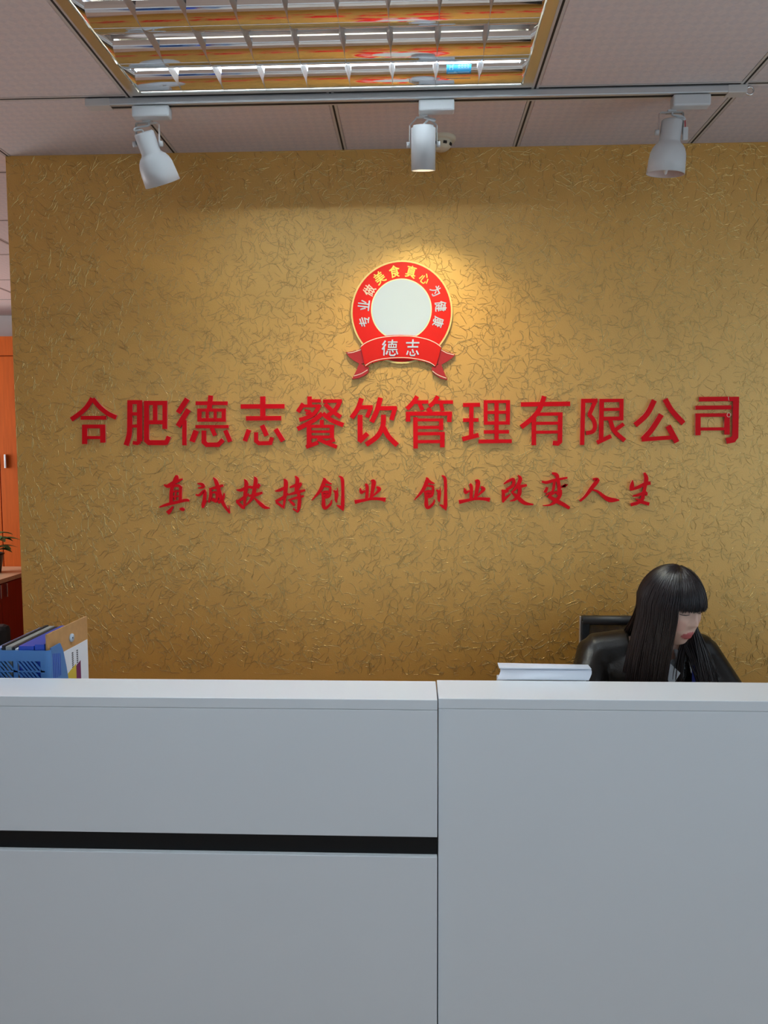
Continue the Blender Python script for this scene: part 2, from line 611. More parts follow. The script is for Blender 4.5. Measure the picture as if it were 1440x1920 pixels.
reflector(CE[0], (-1,))
reflector(CE[1], (-1, 1))
reflector(CE[2], (-1, 1))
reflector(CE[3], (1,))
for c in range(3):
    ya, yb = CE[c], CE[c + 1]
    box_obj('top_reflector', (X0, yb + .06, ZC + .070), (X1, ya - .06, ZC + .072), MIRROR, lum)
    yc = (ya + yb) / 2
    tb = MB().tube([(X0 + .014, yc, ZC + FZ), (X1 - .014, yc, ZC + FZ)], .0128, 16)
    o = tb.build('fluorescent_tube', TUBE_ON if c == 0 else TUBE_OFF, lum)
    if c == 0:
        o['label'] = 'lit white fluorescent tube'
    for xa in (X0, X1 - .014):
        MB().box((xa, yc - .014, ZC + .024), (xa + .014, yc + .014, ZC + .069)).build('tube_holder', LAMPW, lum)
    for xa, sg in ((X0, 1), (X1, -1)):
        v = [(xa, ya - .002, ZC + .001), (xa, yb + .002, ZC + .001), (xa + sg * .02, yb + .045, ZC + .07), (xa + sg * .02, ya - .045, ZC + .07)]
        MB().add(v, [(0, 1, 2, 3)]).build('end_reflector', MIRROR, lum)
    for i in range(1, 9):
        x = X0 + (X1 - X0) * i / 9
        # cross blade: V section, thin below and wide above, with a scooped upper edge around the tube
        m = MB()
        kk = 9
        v = []
        for u in np.linspace(0, 1, kk):
            y = ya - .002 + (yb - ya + .004) * u
            sag = .030 - .020 * math.sin(math.pi * u)
            inset = 0
            for sx, z in ((-.008, ZC + .003 + sag + .004), (0, ZC - .0005), (.008, ZC + .003 + sag + .004)):
                v.append((x + sx, y, z))
        f = []
        for q in range(kk - 1):
            for j in range(2):
                f.append((q * 3 + j, q * 3 + j + 1, q * 3 + j + 4, q * 3 + j + 3))
            f.append((q * 3 + 2, q * 3, q * 3 + 3, q * 3 + 5))
        m.add(v, f).build('cross_blade', BLADE, lum)
# maker's sticker on the front reflector
stk = MB()
s0, s1 = aty(836, 137, -.475), aty(881, 152, -.475)
sx0, sx1 = s0[0], s1[0]


def front_refl_z(z):                           # y of the front reflector surface at height z
    c_ = curve_face(CE[0] - .0015, -1, 40)
    return float(np.interp(z, [q[1] for q in c_], [q[0] for q in c_]))


za, zb = ZC + .005, ZC + .030
pts = [(front_refl_z(z) - .0006, z) for z in np.linspace(za, zb, 5)]
v = [(x, *p) for x in (sx0, sx1) for p in pts]
st = MB().add(v, [(i, i + 1, 6 + i, 5 + i) for i in range(4)], True).build('maker_sticker', SKYST, lum)
st['label'] = 'small blue maker sticker with white marks'


def sticker_mark(x, z, w, h):
    y = front_refl_z(z) - .0012
    y2 = front_refl_z(z + h) - .0012
    return [(x, y, z), (x + w, y, z), (x + w, y2, z + h), (x, y2, z + h)]


sm = MB()
lw = sx1 - sx0
for (u, q, w_, h_) in [(.12, .45, .025, .40), (.24, .45, .025, .40), (.12, .62, .14, .06), (.05, .25, .40, .06), (.30, .30, .10, .05)] + \
        [(.47 + .12 * i, .50, .02, .30) for i in range(4)] + [(.47 + .12 * i + .06, .50, .02, .30) for i in range(4)] + \
        [(.47 + .12 * i, .76, .08, .05) for i in range(4)] + [(.47 + .12 * i, .60, .08, .05) for i in range(4)] + [(.46, .28, .48, .05)]:
    sm.add(sticker_mark(sx0 + u * lw, za + q * (zb - za), w_ * lw, h_ * (zb - za)), [(0, 1, 2, 3)])
sm.build('sticker_print', SKYWH, st)

# added copy, out of view over the counter, put in to brighten ledge and wall
fill_lum = lum.copy()
COL.objects.link(fill_lum)
fill_lum.location = (.6, -.74 - 1.2, ZC)
fill_lum['label'] = 'added unseen louvre ceiling light with one lit tube, brightening the counter and wall'
fill_lum['group'] = lum['group'] = 'louvre ceiling lights'
for p_ in list(lum.children):
    q_ = p_.copy()
    COL.objects.link(q_)
    q_.parent = fill_lum
    q_.matrix_parent_inverse = p_.matrix_parent_inverse.copy()
    for g_ in p_.children:
        h_ = g_.copy()
        COL.objects.link(h_)
        h_.parent = q_
        h_.matrix_parent_inverse = g_.matrix_parent_inverse.copy()

# ------------------------------------------------------------------ track and spots
RY0, RY1, RZ = -.4385, -.4035, ZC - .022
rail = empty('lighting_track', (.85, -.42, ZC - .0005), 'long white metal spotlight track under the ceiling', 'track')
MB().box((-.105, RY0, RZ), (1.80, RY1, ZC - .0008), .003).build('rail', ALU, rail)
box_obj('conductor_slot', (-.06, -.427, RZ - .0006), (1.755, -.415, RZ + .004), GRIDB, rail)
MB().box((-.135, RY0 - .001, RZ - .0015), (-.06, RY1 + .001, ZC - .0008), .002).build('end_cap', GRIDW, rail)
MB().box((1.755, RY0 - .001, RZ - .0015), (1.81, RY1 + .001, ZC - .0008), .002).build('end_cap', GRIDW, rail)
ring = [(1.822 + .011 * math.cos(a), -.425, RZ + .008 + .011 * math.sin(a)) for a in np.linspace(0, 2 * math.pi, 17)]
MB().tube(ring, .0025, 8, False).build('end_ring', CHROME, rail)

AZ = RZ - .0015


def spot_head(name, label, ax0, ax1, pivot, tilt_y, tilt_x, kind, yoke_x, lit=False):
    """adapter from ax0..ax1 on the track; pivot = centre of the yoke axis; tilt towards wall / sideways"""
    root = empty(name, ((ax0 + ax1) / 2, -.42, AZ), label, 'spotlight', 'spotlights on the ceiling track')
    MB().box((ax0, -.4385, AZ - .033), (ax1, -.4035, AZ), .005).build('adapter', LAMPW, root)
    piv = Vector(pivot)
    R = Matrix.Rotation(tilt_x, 4, 'Y') @ Matrix.Rotation(tilt_y, 4, 'X')
    T = Matrix.Translation(piv) @ R
    if kind == 'bell':
        rn, top = .030, .034
        prof = [(.001, top), (rn - .004, top), (rn, top - .004), (rn, -.024), (rn + .003, -.030), (.040, -.036), (.047, -.046), (.0515, -.060), (.0535, -.078), (.0555, -.116),
                (.0535, -.116), (.050, -.075), (.044, -.052), (.02, -.045), (.0005, -.045)]
        yr, ytop = .0355, .056
    else:
        rn, top = .0365, .052
        prof = [(.001, top), (rn - .006, top), (rn - .006, top - .004), (rn, top - .007), (rn, -.072), (rn - .0025, -.072), (rn - .004, -.045), (.0005, -.045)]
        yr, ytop = .0405, .098
    hd = MB().lathe(prof, 40, T).build('lamp_head', LAMPW, root)
    if kind == 'bell':
        MB().lathe([(.0530, -.1155), (.0495, -.075), (.043, -.054), (.019, -.047), (.0005, -.047)], 32, T).build('inner_reflector', LAMPIN, hd)
        MB().lathe([(.0005, -.118), (.004, -.116), (.012, -.085), (.016, -.06), (.012, -.047)], 16, T).build('bulb', TUBE_OFF, hd)
    else:
        MB().lathe([(.0005, -.066), (.022, -.066), (.031, -.062), (.031, -.046)], 28, T).build('bulb', BULB_ON, hd)
    # yoke hanging from the adapter
    yk = MB()
    px, py, pz = piv
    yt = AZ - .035
    if kind == 'bell':
        pts = [(px - yr, py, pz - .004), (px - yr, py, yt - .004), (px - yr + .005, py, yt), (px + yr - .005, py, yt), (px + yr, py, yt - .004), (px + yr, py, pz - .004)]
    else:
        pts = [(px - yr, py, pz - .004), (px - yr, py, pz + .055), (px - .020, py, yt), (px + .016, py, yt), (px + yr, py, pz + .055), (px + yr, py, pz - .004)]
    for a, c in zip(pts[:-1], pts[1:]):
        yk.tube([a, c], [(.0085, .0020)] * 2, 4, True, False, ref=(0, 1, 0))
    yk.box((px - .012, py - .012, yt), (px + .012, py + .012, yt + .004))
    yk.build('yoke', LAMPW, root)
    for sx in (-1, 1):
        cx = px + sx * (yr + .005)
        MB().tube([(cx - .005, py, pz), (cx + .005, py, pz)], .0085, 14).build('tilt_screw', LAMPW, root)
    top_c = T @ Vector((0, 0, top))
    if kind == 'bell':
        sgn = -1 if tilt_x < -.1 else 1
        c = [(px + .004, py, yt), (px + .004, py - .006, yt - .010), (px + sgn * .030, py - .010, yt - .016), (px + sgn * .036, py - .012, yt - .026), (px + sgn * .018, py - .006, (yt + top_c.z) / 2 - .006), tuple(top_c)]
    else:
        c = [(px + .002, py, yt), (px + .014, py - .014, yt - .010), (px + .030, py - .016, yt - .016), (px + .034, py - .010, yt - .011), (px + .018, py - .012, yt - .010), (px + .002, py - .006, yt - .022), tuple(top_c)]
    cc = []
    for i in range(len(c) - 1):
        p0, p1, p2, p3 = (Vector(c[max(i - 1, 0)]), Vector(c[i]), Vector(c[i + 1]), Vector(c[min(i + 2, len(c) - 1)]))
        for u in np.linspace(0, 1, 5)[:-1]:
            cc.append(.5 * ((2 * p1) + (p2 - p0) * u + (2 * p0 - 5 * p1 + 4 * p2 - p3) * u * u + (3 * p1 - p0 - 3 * p2 + p3) * u ** 3))
    cc.append(Vector(c[-1]))
    MB().tube(cc, .0030, 8).build('cable', LAMPW, root)
    return root, T


sL, _ = spot_head('track_spotlight', 'white bell spotlight at the end of the track above the first big red character', .005, .118, (.0385, -.395, 2.500), math.radians(26), math.radians(-15), 'bell', 0)
sC, TC = spot_head('track_spotlight', 'white cylinder spotlight in the middle of the track, the only one lit', .861, .966, (.875, -.395, 2.483), math.radians(14), 0, 'cyl', 0, True)
sR, _ = spot_head('track_spotlight', 'unlit white bell spotlight with open pinkish mouth, by the ring end of the track', 1.600, 1.708, (1.607, -.395, 2.505), math.radians(8), math.radians(4), 'bell', 0)
MB().tube([(1.645, -.405, 2.535), (1.646, -.405, 2.515)], .0016, 6).build('red_wire', REDW, sR)
MB().box((1.639, -.409, 2.478), (1.654, -.401, 2.515), .002).build('wire_tag', LAMPW, sR)
sp = bpy.data.lights.new('spotlight_beam', 'SPOT')
sp.energy = 17
sp.color = (1.0, .84, .42)
sp.spot_size = math.radians(118)
sp.spot_blend = .75
sp.shadow_soft_size = .02
so = bpy.data.objects.new('spotlight_beam', sp)
COL.objects.link(so)
so.matrix_world = TC @ Matrix.Translation((0, 0, -.070)) @ Matrix.Rotation(math.radians(2), 4, 'X')

# smoke detector on the ceiling near the wall
sd = empty('smoke_detector', (.938, -.085, ZC), 'yellowed round smoke detector on the ceiling behind the middle spotlight', 'smoke detector')
Tm = Matrix.Translation((.938, -.085, ZC))
MB().lathe([(.0005, -.012), (.046, -.012), (.050, -.004), (.050, 0)], 32, Tm).build('base', SMOKE, sd)
MB().lathe([(.0005, -.040), (.022, -.039), (.031, -.032), (.034, -.022), (.036, -.012)], 32, Tm).build('dome', SMOKE, sd)
for a in (-2.0, -1.2, -.4):
    MB().box((-.006, -.004, -.004), (.006, .004, .004), 0, Tm @ Matrix.Rotation(a, 4, 'Z') @ Matrix.Translation((.033, 0, -.024)) @ Matrix.Rotation(math.pi / 2, 4, 'Z')).build('sensor_vent', GRIDB, sd)

# ------------------------------------------------------------------ the sign
def catmull(p, k=4):
    p = [np.array(q, float) for q in p]
    out = []
    for i in range(len(p) - 1):
        a, b_, c, d = p[max(i - 1, 0)], p[i], p[i + 1], p[min(i + 2, len(p) - 1)]
        for u in np.linspace(0, 1, k + 1)[:-1]:
            out.append(.5 * (2 * b_ + (c - a) * u + (2 * a - 5 * b_ + 4 * c - d) * u * u + (3 * b_ - a - 3 * c + d) * u ** 3))
    out.append(p[-1])
    return out


def outline(pts, ws):
    """left and right rails of a stroke"""
    pts = [np.array(p[:2], float) for p in pts]
    k = len(pts)
    Ls, Rs = [], []
    for i in range(k):
        ds = []
        if i > 0:
            d = pts[i] - pts[i - 1]
            ds.append(d / (np.linalg.norm(d) + 1e-9))
        if i < k - 1:
            d = pts[i + 1] - pts[i]
            ds.append(d / (np.linalg.norm(d) + 1e-9))
        tn = sum(ds)
        tn = tn / (np.linalg.norm(tn) + 1e-9)
        nn = np.array([-tn[1], tn[0]])
        sc = 1.
        if len(ds) == 2:
            sc = 1 / max(.6, abs(tn @ ds[0]))
        Ls.append(pts[i] + nn * ws[i] / 2 * sc)
        Rs.append(pts[i] - nn * ws[i] / 2 * sc)
    return Ls, Rs


def stroke_prism(m, Ls, Rs, conv, d0, d1):
    k = len(Ls)
    fr = [conv(p) for p in Ls] + [conv(p) for p in Rs]
    v = [(p[0], d1, p[1]) for p in fr] + [(p[0], d0, p[1]) for p in fr]
    f = []
    n2 = 2 * k
    for i in range(k - 1):
        f.append((i, i + 1, k + i + 1, k + i))
        f.append((n2 + i, n2 + k + i, n2 + k + i + 1, n2 + i + 1))
        f.append((i, n2 + i, n2 + i + 1, i + 1))
        f.append((k + i, k + i + 1, n2 + k + i + 1, n2 + k + i))
    f.append((0, k, n2 + k, n2))
    f.append((k - 1, n2 + k - 1, n2 + 2 * k - 1, 2 * k - 1))
    m.add(v, f)


def norm_strokes(strokes):
    """-> list of (rails) in traced units"""
    out = []
    for s in strokes:
        if isinstance(s, tuple):                       # (width, pts[, smooth])
            w, p = s[0], s[1]
            if len(s) > 2:
                p = catmull(p, 4)
            out.append(outline(p, [w] * len(p)))
        else:                                          # brush: [(u, v, w), ...]
            p = catmull(s, 4)
            # rounded brush tips
            out.append(outline([q[:2] for q in p], [max(3, q[2]) for q in p]))
    return out


FACE_Y = -.0125


def sign_char(strokes, x0, y0, k, label, group, dx=0, dy=0):
    conv = lambda p: (lambda q: (q[0], q[2]))(aty(x0 + p[0] / k + dx, y0 + p[1] / k + dy, FACE_Y))
    rails = norm_strokes(strokes)
    c = np.mean([conv(p) for r in rails for p in r[0]], axis=0)
    root = empty('sign_character', (c[0], -.0004, c[1]), label, 'sign character', group)
    fm, bmm = MB(), MB()
    for i, (Ls, Rs) in enumerate(rails):
        e = i * .00009
        stroke_prism(fm, Ls, Rs, conv, FACE_Y + .003, FACE_Y - e)
        stroke_prism(bmm, Ls, Rs, conv, -.0006, FACE_Y + .0032 + e)
    fm.build('red_face', REDF, root)
    bmm.build('acrylic_backing', REDB, root)
    return root


HE = [(38, [(238, 75), (190, 150), (130, 205), (60, 255)], 1), (38, [(240, 80), (300, 150), (370, 205), (440, 238)], 1), (32, [(140, 240), (355, 240)]),
      (42, [(173, 298), (173, 462)]), (32, [(155, 313), (345, 313)]), (42, [(325, 298), (327, 450)]), (26, [(175, 407), (330, 407)])]
FEI = [(42, [(555, 92), (553, 330), (545, 400), (522, 472)], 1), (34, [(535, 108), (658, 108)]), (44, [(637, 92), (637, 440)]), (30, [(640, 440), (618, 455), (580, 450)]),
       (28, [(575, 207), (620, 207)]), (26, [(575, 310), (620, 310)]), (36, [(675, 115), (870, 115)]), (42, [(695, 100), (695, 430), (718, 450), (865, 450)]),
       (36, [(768, 110), (768, 275)]), (38, [(850, 100), (850, 335)]), (34, [(700, 278), (850, 278)]), (36, [(858, 460), (885, 398)])]
DE = [(44, [(1040, 80), (962, 198)]), (44, [(1050, 170), (960, 312)]), (36, [(1015, 260), (1015, 472)]), (32, [(1110, 117), (1380, 117)]), (40, [(1237, 52), (1225, 170)]),
      (26, [(1125, 175), (1365, 175)]), (30, [(1125, 258), (1365, 258)]), (36, [(1142, 165), (1142, 270)]), (34, [(1347, 165), (1347, 270)]), (26, [(1208, 165), (1208, 270)]), (26, [(1275, 165), (1275, 270)]),
      (28, [(1110, 315), (1388, 315)]), (46, [(1115, 348), (1080, 442)]), (38, [(1180, 348), (1180, 445), (1205, 468), (1300, 468), (1342, 425)]), (34, [(1245, 325), (1275, 390)]), (36, [(1360, 345), (1402, 442)])]
ZHI = [(38, [(50, 145), (420, 143)]), (44, [(237, 60), (237, 245)]), (38, [(95, 245), (392, 243)]), (38, [(120, 340), (85, 437)]), (34, [(180, 362), (180, 435), (205, 455), (300, 453), (315, 405)]),
       (40, [(230, 303), (270, 392)]), (40, [(345, 335), (408, 437)])]
CAN = [(38, [(632, 60), (632, 150)]), (28, [(640, 97), (727, 97)]), (36, [(580, 120), (532, 190)]), (24, [(575, 140), (725, 140)]), (34, [(718, 130), (670, 205), (605, 240), (545, 258)], 1), (20, [(590, 176), (640, 186)]), (20, [(600, 205), (650, 200)]),
       (30, [(745, 100), (905, 98)]), (36, [(892, 95), (850, 170), (772, 232)], 1), (36, [(762, 122), (820, 180), (895, 235)], 1), (38, [(740, 203), (660, 265), (530, 335)], 1), (38, [(742, 203), (820, 262), (918, 302)], 1),
       (34, [(735, 258), (735, 305)]), (26, [(620, 312), (840, 312)]), (40, [(628, 303), (628, 470)]), (36, [(820, 302), (820, 412)]), (22, [(640, 357), (820, 357)]), (26, [(640, 402), (835, 402)]),
       (34, [(603, 487), (705, 448)]), (32, [(700, 418), (770, 450), (862, 487)], 1), (28, [(845, 425), (775, 450)])]
YIN = [(40, [(1070, 75), (1040, 160), (985, 242)], 1), (34, [(1060, 152), (1165, 150)]), (34, [(1150, 150), (1115, 237)]), (42, [(1058, 215), (1058, 440)]), (40, [(1050, 443), (1122, 372)]),
       (42, [(1230, 70), (1200, 180), (1155, 277)], 1), (36, [(1210, 160), (1368, 158)]), (38, [(1355, 150), (1323, 260)]), (42, [(1255, 215), (1250, 310), (1200, 400), (1108, 466)], 1), (42, [(1255, 320), (1300, 400), (1372, 472)], 1)]
GUAN = [(36, [(145, 58), (110, 110), (58, 166)], 1), (30, [(110, 108), (240, 106)]), (34, [(165, 118), (190, 176)]), (36, [(320, 58), (285, 110), (248, 143)], 1), (30, [(300, 108), (448, 107)]), (32, [(345, 118), (360, 182)]),
        (36, [(232, 158), (262, 192)]), (34, [(50, 205), (440, 205)]), (38, [(68, 195), (68, 272)]), (38, [(420, 195), (415, 276)]), (38, [(130, 235), (132, 500)]), (24, [(130, 258), (365, 258)]), (36, [(347, 245), (347, 345)]),
        (26, [(130, 322), (365, 320)]), (28, [(130, 375), (378, 373)]), (38, [(358, 365), (357, 490)]), (28, [(130, 442), (370, 440)])]
LI = [(34, [(532, 132), (675, 130)]), (36, [(603, 130), (600, 412)]), (32, [(532, 260), (663, 258)]), (38, [(526, 421), (664, 385)]), (26, [(708, 105), (928, 103)]), (32, [(723, 94), (723, 298)]), (34, [(912, 94), (910, 298)]),
      (26, [(708, 195), (928, 193)]), (28, [(708, 285), (925, 283)]), (36, [(815, 95), (815, 440)]), (30, [(708, 360), (920, 358)]), (32, [(663, 440), (943, 437)])]
YOU = [(38, [(1020, 127), (1436, 122)]), (40, [(1218, 58), (1180, 160), (1120, 240), (1023, 319)], 1), (38, [(1130, 232), (1130, 472)]), (28, [(1150, 210), (1372, 207)]), (38, [(1353, 195), (1350, 440), (1330, 457), (1290, 452)]),
       (26, [(1140, 287), (1350, 285)]), (26, [(1140, 362), (1350, 360)])]
XIAN = [(36, [(62, 82), (52, 470)]), (34, [(45, 97), (182, 95)]), (34, [(165, 95), (112, 215)]), (34, [(108, 208), (150, 262), (160, 320), (140, 357), (85, 370)], 1), (38, [(218, 82), (212, 435)]), (28, [(200, 95), (400, 93)]), (34, [(385, 82), (383, 262)]),
        (26, [(230, 170), (385, 168)]), (32, [(230, 247), (395, 245)]), (34, [(178, 450), (297, 394)]), (36, [(290, 258), (322, 350), (412, 432)], 1), (32, [(403, 292), (320, 352)])]
GONG = [(44, [(662, 92), (600, 210), (500, 302)], 1), (44, [(752, 82), (810, 180), (908, 287)], 1), (44, [(722, 213), (640, 340), (563, 424)], 1), (34, [(556, 424), (832, 404)]), (46, [(778, 308), (852, 447)])]
SI = [(38, [(1040, 83), (1300, 80)]), (50, [(1352, 62), (1345, 400), (1325, 425), (1270, 435)]), (38, [(1295, 82), (1375, 81)]), (34, [(1010, 155), (1312, 152)]), (30, [(1010, 218), (1300, 216)]), (42, [(1032, 203), (1030, 388)]), (44, [(1275, 203), (1275, 382)]), (26, [(1040, 335), (1270, 333)])]
G1 = 'large red block characters of the company name'
names = ['large roof-shaped red character starting the top row near the free end of the wall', 'large red two-part character second in the top row, beside the roof-shaped one', 'third large red character of the top row, above the second small brush character',
         'large red character with two bars over four dots', 'dense large red character with a roof in its middle', 'large red character under the left ribbon end of the emblem', 'large bright red character with two small tops under the right half of the emblem',
         'large red character with a grid square at its upper right', 'large red character with one long top bar crossing a slanting stroke', 'large red two-part character before the open splayed one', 'large red open splayed character, next to last of the top row', 'large red angular character ending the top row, its edge cracked']
for (st_, x0, lb) in zip((HE, FEI, DE, ZHI, CAN, YIN, GUAN, LI, YOU, XIAN, GONG, SI), (120,) * 3 + (440,) * 3 + (750,) * 3 + (1080,) * 3, names):
    last = sign_char(st_, x0, 730, 4.5, lb, G1)
# crack and screw ring on the last character
q0, q1 = aty(1080 + 1286 / 4.5, 730 + 64 / 4.5, FACE_Y), aty(1080 + 1290 / 4.5, 730 + 96 / 4.5, FACE_Y)
MB().tube([(q0[0], FACE_Y - .001, q0[2]), ((q0[0] + q1[0]) / 2 - .001, FACE_Y - .001, (q0[2] + q1[2]) / 2), (q1[0], FACE_Y - .001, q1[2])], .0009, 6).build('crack', ECREAM, last)
q0 = aty(1080 + 1288 / 4.5, 730 + 216 / 4.5, FACE_Y)
MB().tube([(q0[0] + .0062 * math.cos(a), FACE_Y - .0012, q0[2] + .0072 * math.sin(a)) for a in np.linspace(0, 2 * math.pi, 15)], .0009, 6, False).build('screw_ring', ECREAM, last)
BR = {}
BR['zhen'] = [[(103, 172, 12), (150, 188, 44), (225, 145, 44), (313, 108, 16)], [(245, 65, 24), (240, 108, 58), (208, 165, 34)], [(200, 168, 40), (186, 270, 40), (184, 372, 42)], [(200, 192, 28), (258, 182, 30), (297, 206, 28)], [(292, 192, 34), (288, 290, 34), (286, 362, 38)],
              [(205, 252, 18), (275, 243, 18)], [(205, 310, 18), (275, 300, 18)], [(240, 228, 14), (228, 345, 26)], [(52, 426, 14), (140, 396, 34), (260, 367, 34), (350, 347, 34), (388, 355, 20)], [(206, 418, 18), (172, 464, 40), (143, 494, 46)], [(280, 446, 16), (310, 448, 40), (332, 462, 26)]]
BR['cheng'] = [[(478, 160, 10), (528, 168, 34), (545, 200, 32), (485, 211, 10)], [(460, 285, 14), (500, 290, 26), (558, 246, 36), (560, 330, 40), (546, 400, 40), (540, 434, 22)], [(560, 400, 10), (585, 350, 10)], [(622, 208, 22), (630, 290, 36), (606, 374, 22)], [(635, 216, 26), (700, 202, 36), (770, 180, 26)],
               [(658, 90, 8), (688, 135, 40), (716, 220, 44), (742, 310, 44), (778, 400, 36), (845, 494, 18)], [(842, 492, 14), (835, 405, 6)], [(645, 265, 22), (690, 262, 28), (700, 330, 32), (668, 365, 30)], [(712, 376, 38), (768, 325, 34), (783, 268, 12)], [(640, 335, 40), (700, 360, 40)]]
BR['fu'] = [[(1006, 112, 12), (1030, 160, 44), (1016, 300, 40), (1006, 448, 12)], [(916, 230, 8), (970, 234, 36), (1040, 203, 34), (1095, 198, 20)], [(915, 355, 20), (950, 350, 30), (1010, 312, 34), (1060, 275, 18)], [(922, 362, 28), (982, 422, 34), (1006, 444, 12)],
            [(1118, 84, 10), (1136, 120, 42), (1122, 230, 44), (1092, 330, 36), (1018, 412, 10)], [(1060, 205, 16), (1120, 202, 38), (1184, 172, 32)], [(1184, 172, 20), (1160, 215, 22)], [(1058, 302, 20), (1130, 288, 42), (1212, 262, 24)], [(1118, 318, 18), (1190, 390, 40), (1240, 428, 36), (1297, 436, 10)]]
BR['chi'] = [[(192, 108, 12), (215, 150, 46), (206, 290, 40), (190, 444, 14)], [(92, 245, 10), (150, 232, 36), (235, 190, 28)], [(98, 358, 22), (160, 332, 36), (245, 272, 22)], [(105, 368, 28), (182, 424, 28)], [(318, 74, 10), (345, 112, 42), (336, 190, 40), (330, 260, 36)],
             [(258, 205, 18), (330, 178, 38), (394, 160, 28)], [(388, 165, 24), (345, 230, 24)], [(238, 288, 14), (330, 262, 36), (433, 234, 24)], [(238, 348, 14), (330, 322, 32), (418, 300, 24)], [(345, 230, 30), (368, 320, 38), (362, 430, 38), (348, 488, 10)], [(350, 484, 12), (296, 442, 20)], [(258, 354, 18), (300, 392, 32), (312, 412, 14)]]
BR['chuang'] = [[(636, 98, 10), (650, 130, 46), (600, 240, 38), (506, 350, 10)], [(650, 120, 30), (690, 152, 30), (732, 165, 14)], [(645, 190, 18), (700, 196, 28), (716, 215, 28), (702, 300, 32), (648, 322, 22)], [(622, 250, 22), (638, 330, 36), (640, 408, 44), (662, 438, 32), (718, 390, 28), (732, 342, 8)], [(635, 256, 30), (695, 256, 36)], [(640, 290, 26), (690, 290, 26)],
                [(752, 238, 16), (784, 268, 42), (780, 340, 32), (788, 376, 10)], [(797, 205, 5), (793, 262, 22)], [(812, 76, 10), (850, 112, 36), (856, 260, 34), (855, 400, 42), (860, 468, 10)], [(862, 462, 14), (830, 426, 34), (786, 404, 8)]]
BR['ye'] = [[(1172, 128, 16), (1204, 142, 50), (1190, 240, 40), (1172, 340, 36)], [(1110, 164, 26), (1130, 200, 36), (1125, 335, 36)], [(1052, 210, 12), (1066, 258, 40), (1110, 240, 14)], [(1236, 198, 24), (1268, 222, 40), (1230, 270, 24), (1190, 305, 14)], [(990, 368, 46), (1080, 350, 34), (1180, 331, 32), (1280, 334, 36), (1338, 344, 50)]]
BR['gai'] = [[(1078, 165, 14), (1130, 132, 30), (1186, 114, 34), (1182, 180, 38), (1108, 228, 28)], [(1056, 230, 14), (1080, 250, 42), (1132, 238, 28)], [(1075, 250, 36), (1072, 330, 36), (1070, 374, 18)], [(1070, 352, 36), (1130, 300, 22), (1155, 275, 8)], [(1236, 66, 10), (1264, 105, 42), (1230, 190, 40), (1165, 262, 20)],
             [(1218, 206, 28), (1280, 190, 34), (1338, 178, 26)], [(1258, 200, 42), (1252, 280, 44), (1204, 338, 30), (1146, 358, 8)], [(1168, 258, 18), (1230, 310, 44), (1310, 378, 42), (1410, 396, 14)]]
BR['bian'] = [[(210, 42, 20), (255, 58, 42), (272, 90, 40), (252, 116, 18)], [(98, 136, 24), (150, 148, 34), (240, 122, 34), (384, 94, 20)], [(240, 130, 28), (226, 220, 30), (212, 266, 12)], [(280, 128, 40), (292, 230, 40), (272, 290, 40)], [(158, 200, 28), (132, 262, 38)], [(322, 196, 20), (366, 180, 36), (308, 208, 12)],
              [(140, 290, 16), (225, 240, 18)], [(180, 292, 28), (262, 252, 22)], [(302, 230, 40), (302, 290, 36), (252, 358, 42), (190, 400, 22), (108, 408, 8)], [(168, 300, 36), (250, 350, 46), (340, 396, 44), (408, 438, 34)]]
BR['ren'] = [[(670, 110, 18), (722, 122, 46), (650, 220, 42), (582, 308, 30), (524, 356, 26)], [(650, 228, 18), (720, 246, 26), (800, 310, 42), (860, 342, 56), (920, 345, 40), (968, 346, 12)]]
BR['sheng'] = [[(1118, 122, 8), (1112, 180, 46), (1102, 236, 36)], [(1092, 234, 20), (1180, 202, 36), (1260, 164, 40), (1320, 154, 40)], [(1250, 38, 22), (1272, 100, 46), (1256, 200, 38), (1236, 300, 40), (1212, 384, 36)], [(1118, 302, 14), (1180, 290, 30), (1262, 262, 34), (1276, 296, 12)], [(1150, 330, 10), (1200, 345, 24), (1255, 320, 12)], [(1096, 400, 34), (1160, 382, 38), (1210, 366, 36), (1304, 392, 38)]]
G2 = 'small red brush-script characters of the motto'
LB2 = ['small red brush character starting the motto line', 'small red brush character second in the motto, ending in a long rightward hook', 'small red brush character third in the motto, with two sweeping legs', 'dense small red brush character fourth in the motto',
       'small red brush character with two uprights, left of the gap in the motto', 'small red brush character on a wide base, just left of the gap', 'small red brush character with two uprights, just right of the gap in the motto', 'small red brush character on a wide base, second after the gap',
       'small red brush character third after the gap in the motto', 'small red brush character with crossing feet, fourth after the gap', 'small red brush character of two splayed strokes only', 'small red brush character ending the motto line']
for (nm, x0, dx, dy), lb in zip((('zhen', 290, 0, 0), ('cheng', 290, 0, 0), ('fu', 290, 0, 0), ('chi', 500, 0, 0), ('chuang', 500, 0, 0), ('ye', 500, 0, 0), ('chuang', 500, 192.8, -1), ('ye', 500, 195.6, 0),
                                 ('gai', 765, 0, 0), ('bian', 1000, 0, 0), ('ren', 1000, 0, 0), ('sheng', 1000, 0, 0)), LB2):
    sign_char(BR[nm], x0, 880, 6., lb, G2, dx, dy)

# ------------------------------------------------------------------ emblem
EK, EX, EY_ = 4.8, 600, 460
EF = -.014
ec = lambda p, y=EF: (lambda q: (q[0], q[2]))(aty(EX + p[0] / EK, EY_ + p[1] / EK, y))
c0 = ec((735, 600))
emb = empty('emblem_plaque', (c0[0], -.0004, c0[1]), 'round red and gold emblem plaque with a ribbon on the wall', 'emblem')
RO = .1795


